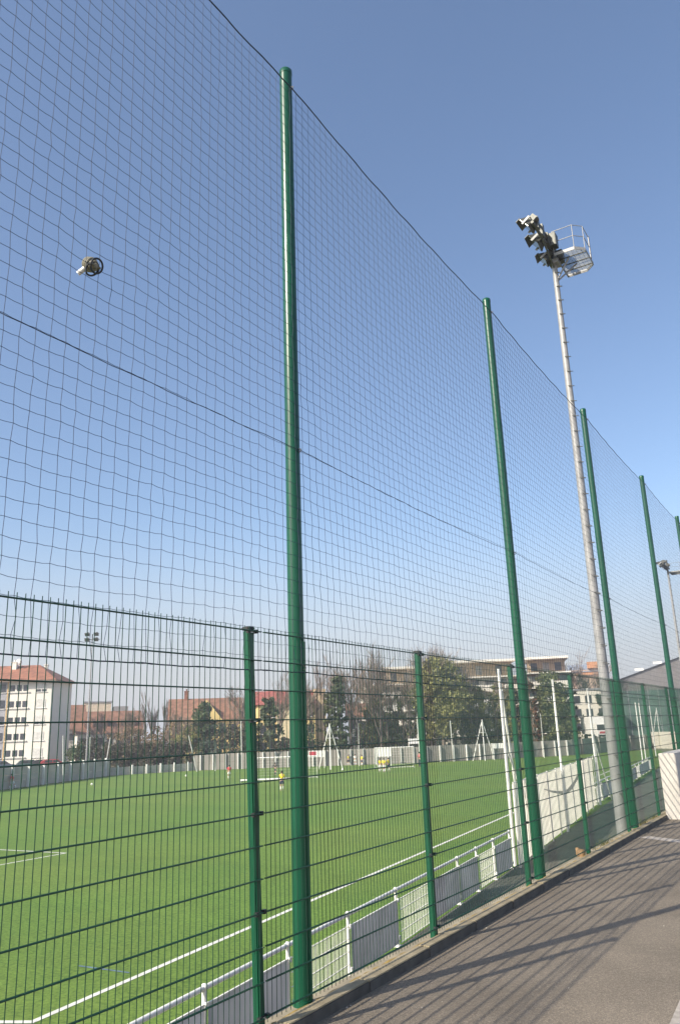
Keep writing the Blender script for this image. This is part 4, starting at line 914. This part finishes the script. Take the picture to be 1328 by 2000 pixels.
for u, D, H, r_, lb, sd in ((728, 123, 8.2, 2.0, 'leafy shrub tree at the very left end of the white flats', 51), (770, 125, 7.4, 2.2, 'yellowish shrub tree above the white notice board', 53), (838, 123, 8.6, 1.8, 'yellowish shrub tree touching the second fence post', 55), (938, 124, 10.2, 2.4, 'yellowish tree behind the top of the right A-frame', 57), (975, 125, 10.6, 2.4, 'yellowish tree behind the tallest ball stop post', 59), (1000, 123, 9.6, 2.0, 'yellowish tree at the third fence post', 61)):
    tree(lb, u, D, G0, H, r_, 'olive', sd, 60, 36, .1, 'column')
for u, D, H, r_, lb, sd in ((742, 122, 9.6, 1.7, 'sparse olive tree before the left end of the flats', 41), (790, 123, 10.4, 1.8, 'sparse olive tree right of the notice board', 42), (815, 124, 9.2, 1.5, 'sparse olive tree just left of the second fence post', 43), (960, 126, 9.4, 2.2, 'sparse olive tree before the white flats, right of the A-frame', 44), (990, 127, 8.6, 2.0, 'sparse olive tree left of the third fence post', 45)):
    tree(lb, u, D, G0, H, r_, 'olive' if sd % 2 else 'mid', sd, 26, 34, .12, 'column')
bl = [(283, 132, 9.5, 1, .22, 'bare poplar left of the gap between the houses'), (300, 134, 11.5, 2, .2, 'tallest bare poplar between the brown roofed houses'), (314, 132, 10.0, 3, .22, 'bare poplar against the left end of the yellow house'), (205, 140, 8.4, 4, .5, 'bare tree rising over the long brown roof'),
      (255, 136, 8.0, 5, .5, 'bare crooked tree before the long brown roof'), (355, 126, 7.6, 6, .5, 'bare shrubby tree before the yellow house'), (440, 126, 8.4, 7, .5, 'bare tree at the right end of the yellow house'), (478, 128, 12.0, 8, .5, 'tall bare tree left of the nearest fence post'), (545, 126, 13.0, 9, .5, 'bare tree over the red roof'),
      (612, 124, 13.5, 10, .48, 'bare tree right of the tallest pole'), (640, 128, 15.0, 11, .45, 'broad bare tree above the left A-frame'), (690, 124, 15.2, 12, .48, 'bare tree right of the ivy column'), (725, 126, 14.8, 13, .5, 'bare tree in front of the left end of the white flats'), (762, 122, 14.6, 14, .52, 'bare branching tree before the middle of the white flats'),
      (795, 122, 14.0, 15, .5, 'bare tree left of the second fence post'), (825, 128, 15.8, 16, .5, 'bare tree right behind the second fence post'), (890, 132, 16.5, 17, .5, 'bare tree reaching above the olive tree'), (950, 160, 15.0, 18, .5, 'bare treetop above the white flats'), (1105, 150, 17.5, 19, .5, 'bare tree beside the long white roof edge'), (1130, 150, 17.5, 20, .55, 'bare brown tree next to the orange roof'), (1160, 150, 15.5, 22, .55, 'bare brown tree behind the steel mast')]
bl += [(745, 121, 14.2, 31, .5, 'bare tree just left of the white notice board'), (778, 124, 15.0, 32, .5, 'bare tree above the goal frame in front of the flats'), (705, 121, 13.6, 33, .48, 'bare tree next to the slender white post right of the ivy column'),
       (845, 122, 14.8, 34, .5, 'bare tree at the left side of the olive tree'), (975, 124, 12.6, 35, .52, 'bare tree before the white flats behind the tallest ball stop post'), (870, 138, 17.0, 36, .5, 'tall bare tree crown above the olive tree'), (930, 124, 12.0, 37, .5, 'bare tree beside the right A-frame'), (590, 122, 12.4, 38, .5, 'bare tree hidden behind the tallest pole'), (340, 122, 6.4, 39, .6, 'low bare tree before the left end of the yellow house')]
for u, D, H, sd, sp, lb in bl: bare(lb, u, D, G0, H + .7, 200 + sd, sp, 4 if sp < .3 else 5, 0, .5 if sp < .3 else .3)

# ------------------------------------------------------------------ air
hm = bpy.data.materials.new('haze_air'); hm.use_nodes = True; n = hm.node_tree.nodes; n.remove(n['Principled BSDF'])
pv_ = n.new('ShaderNodeVolumePrincipled'); pv_.inputs['Color'].default_value = (.93, .95, 1, 1); pv_.inputs['Density'].default_value = HAZE; pv_.inputs['Anisotropy'].default_value = .2
hm.node_tree.links.new(pv_.outputs[0], n['Material Output'].inputs['Volume'])
q = MB(); q.box((0, 0, 7.5), (3100, 3100, 22.4)); tag(q.build('haze', hm), kind='stuff')
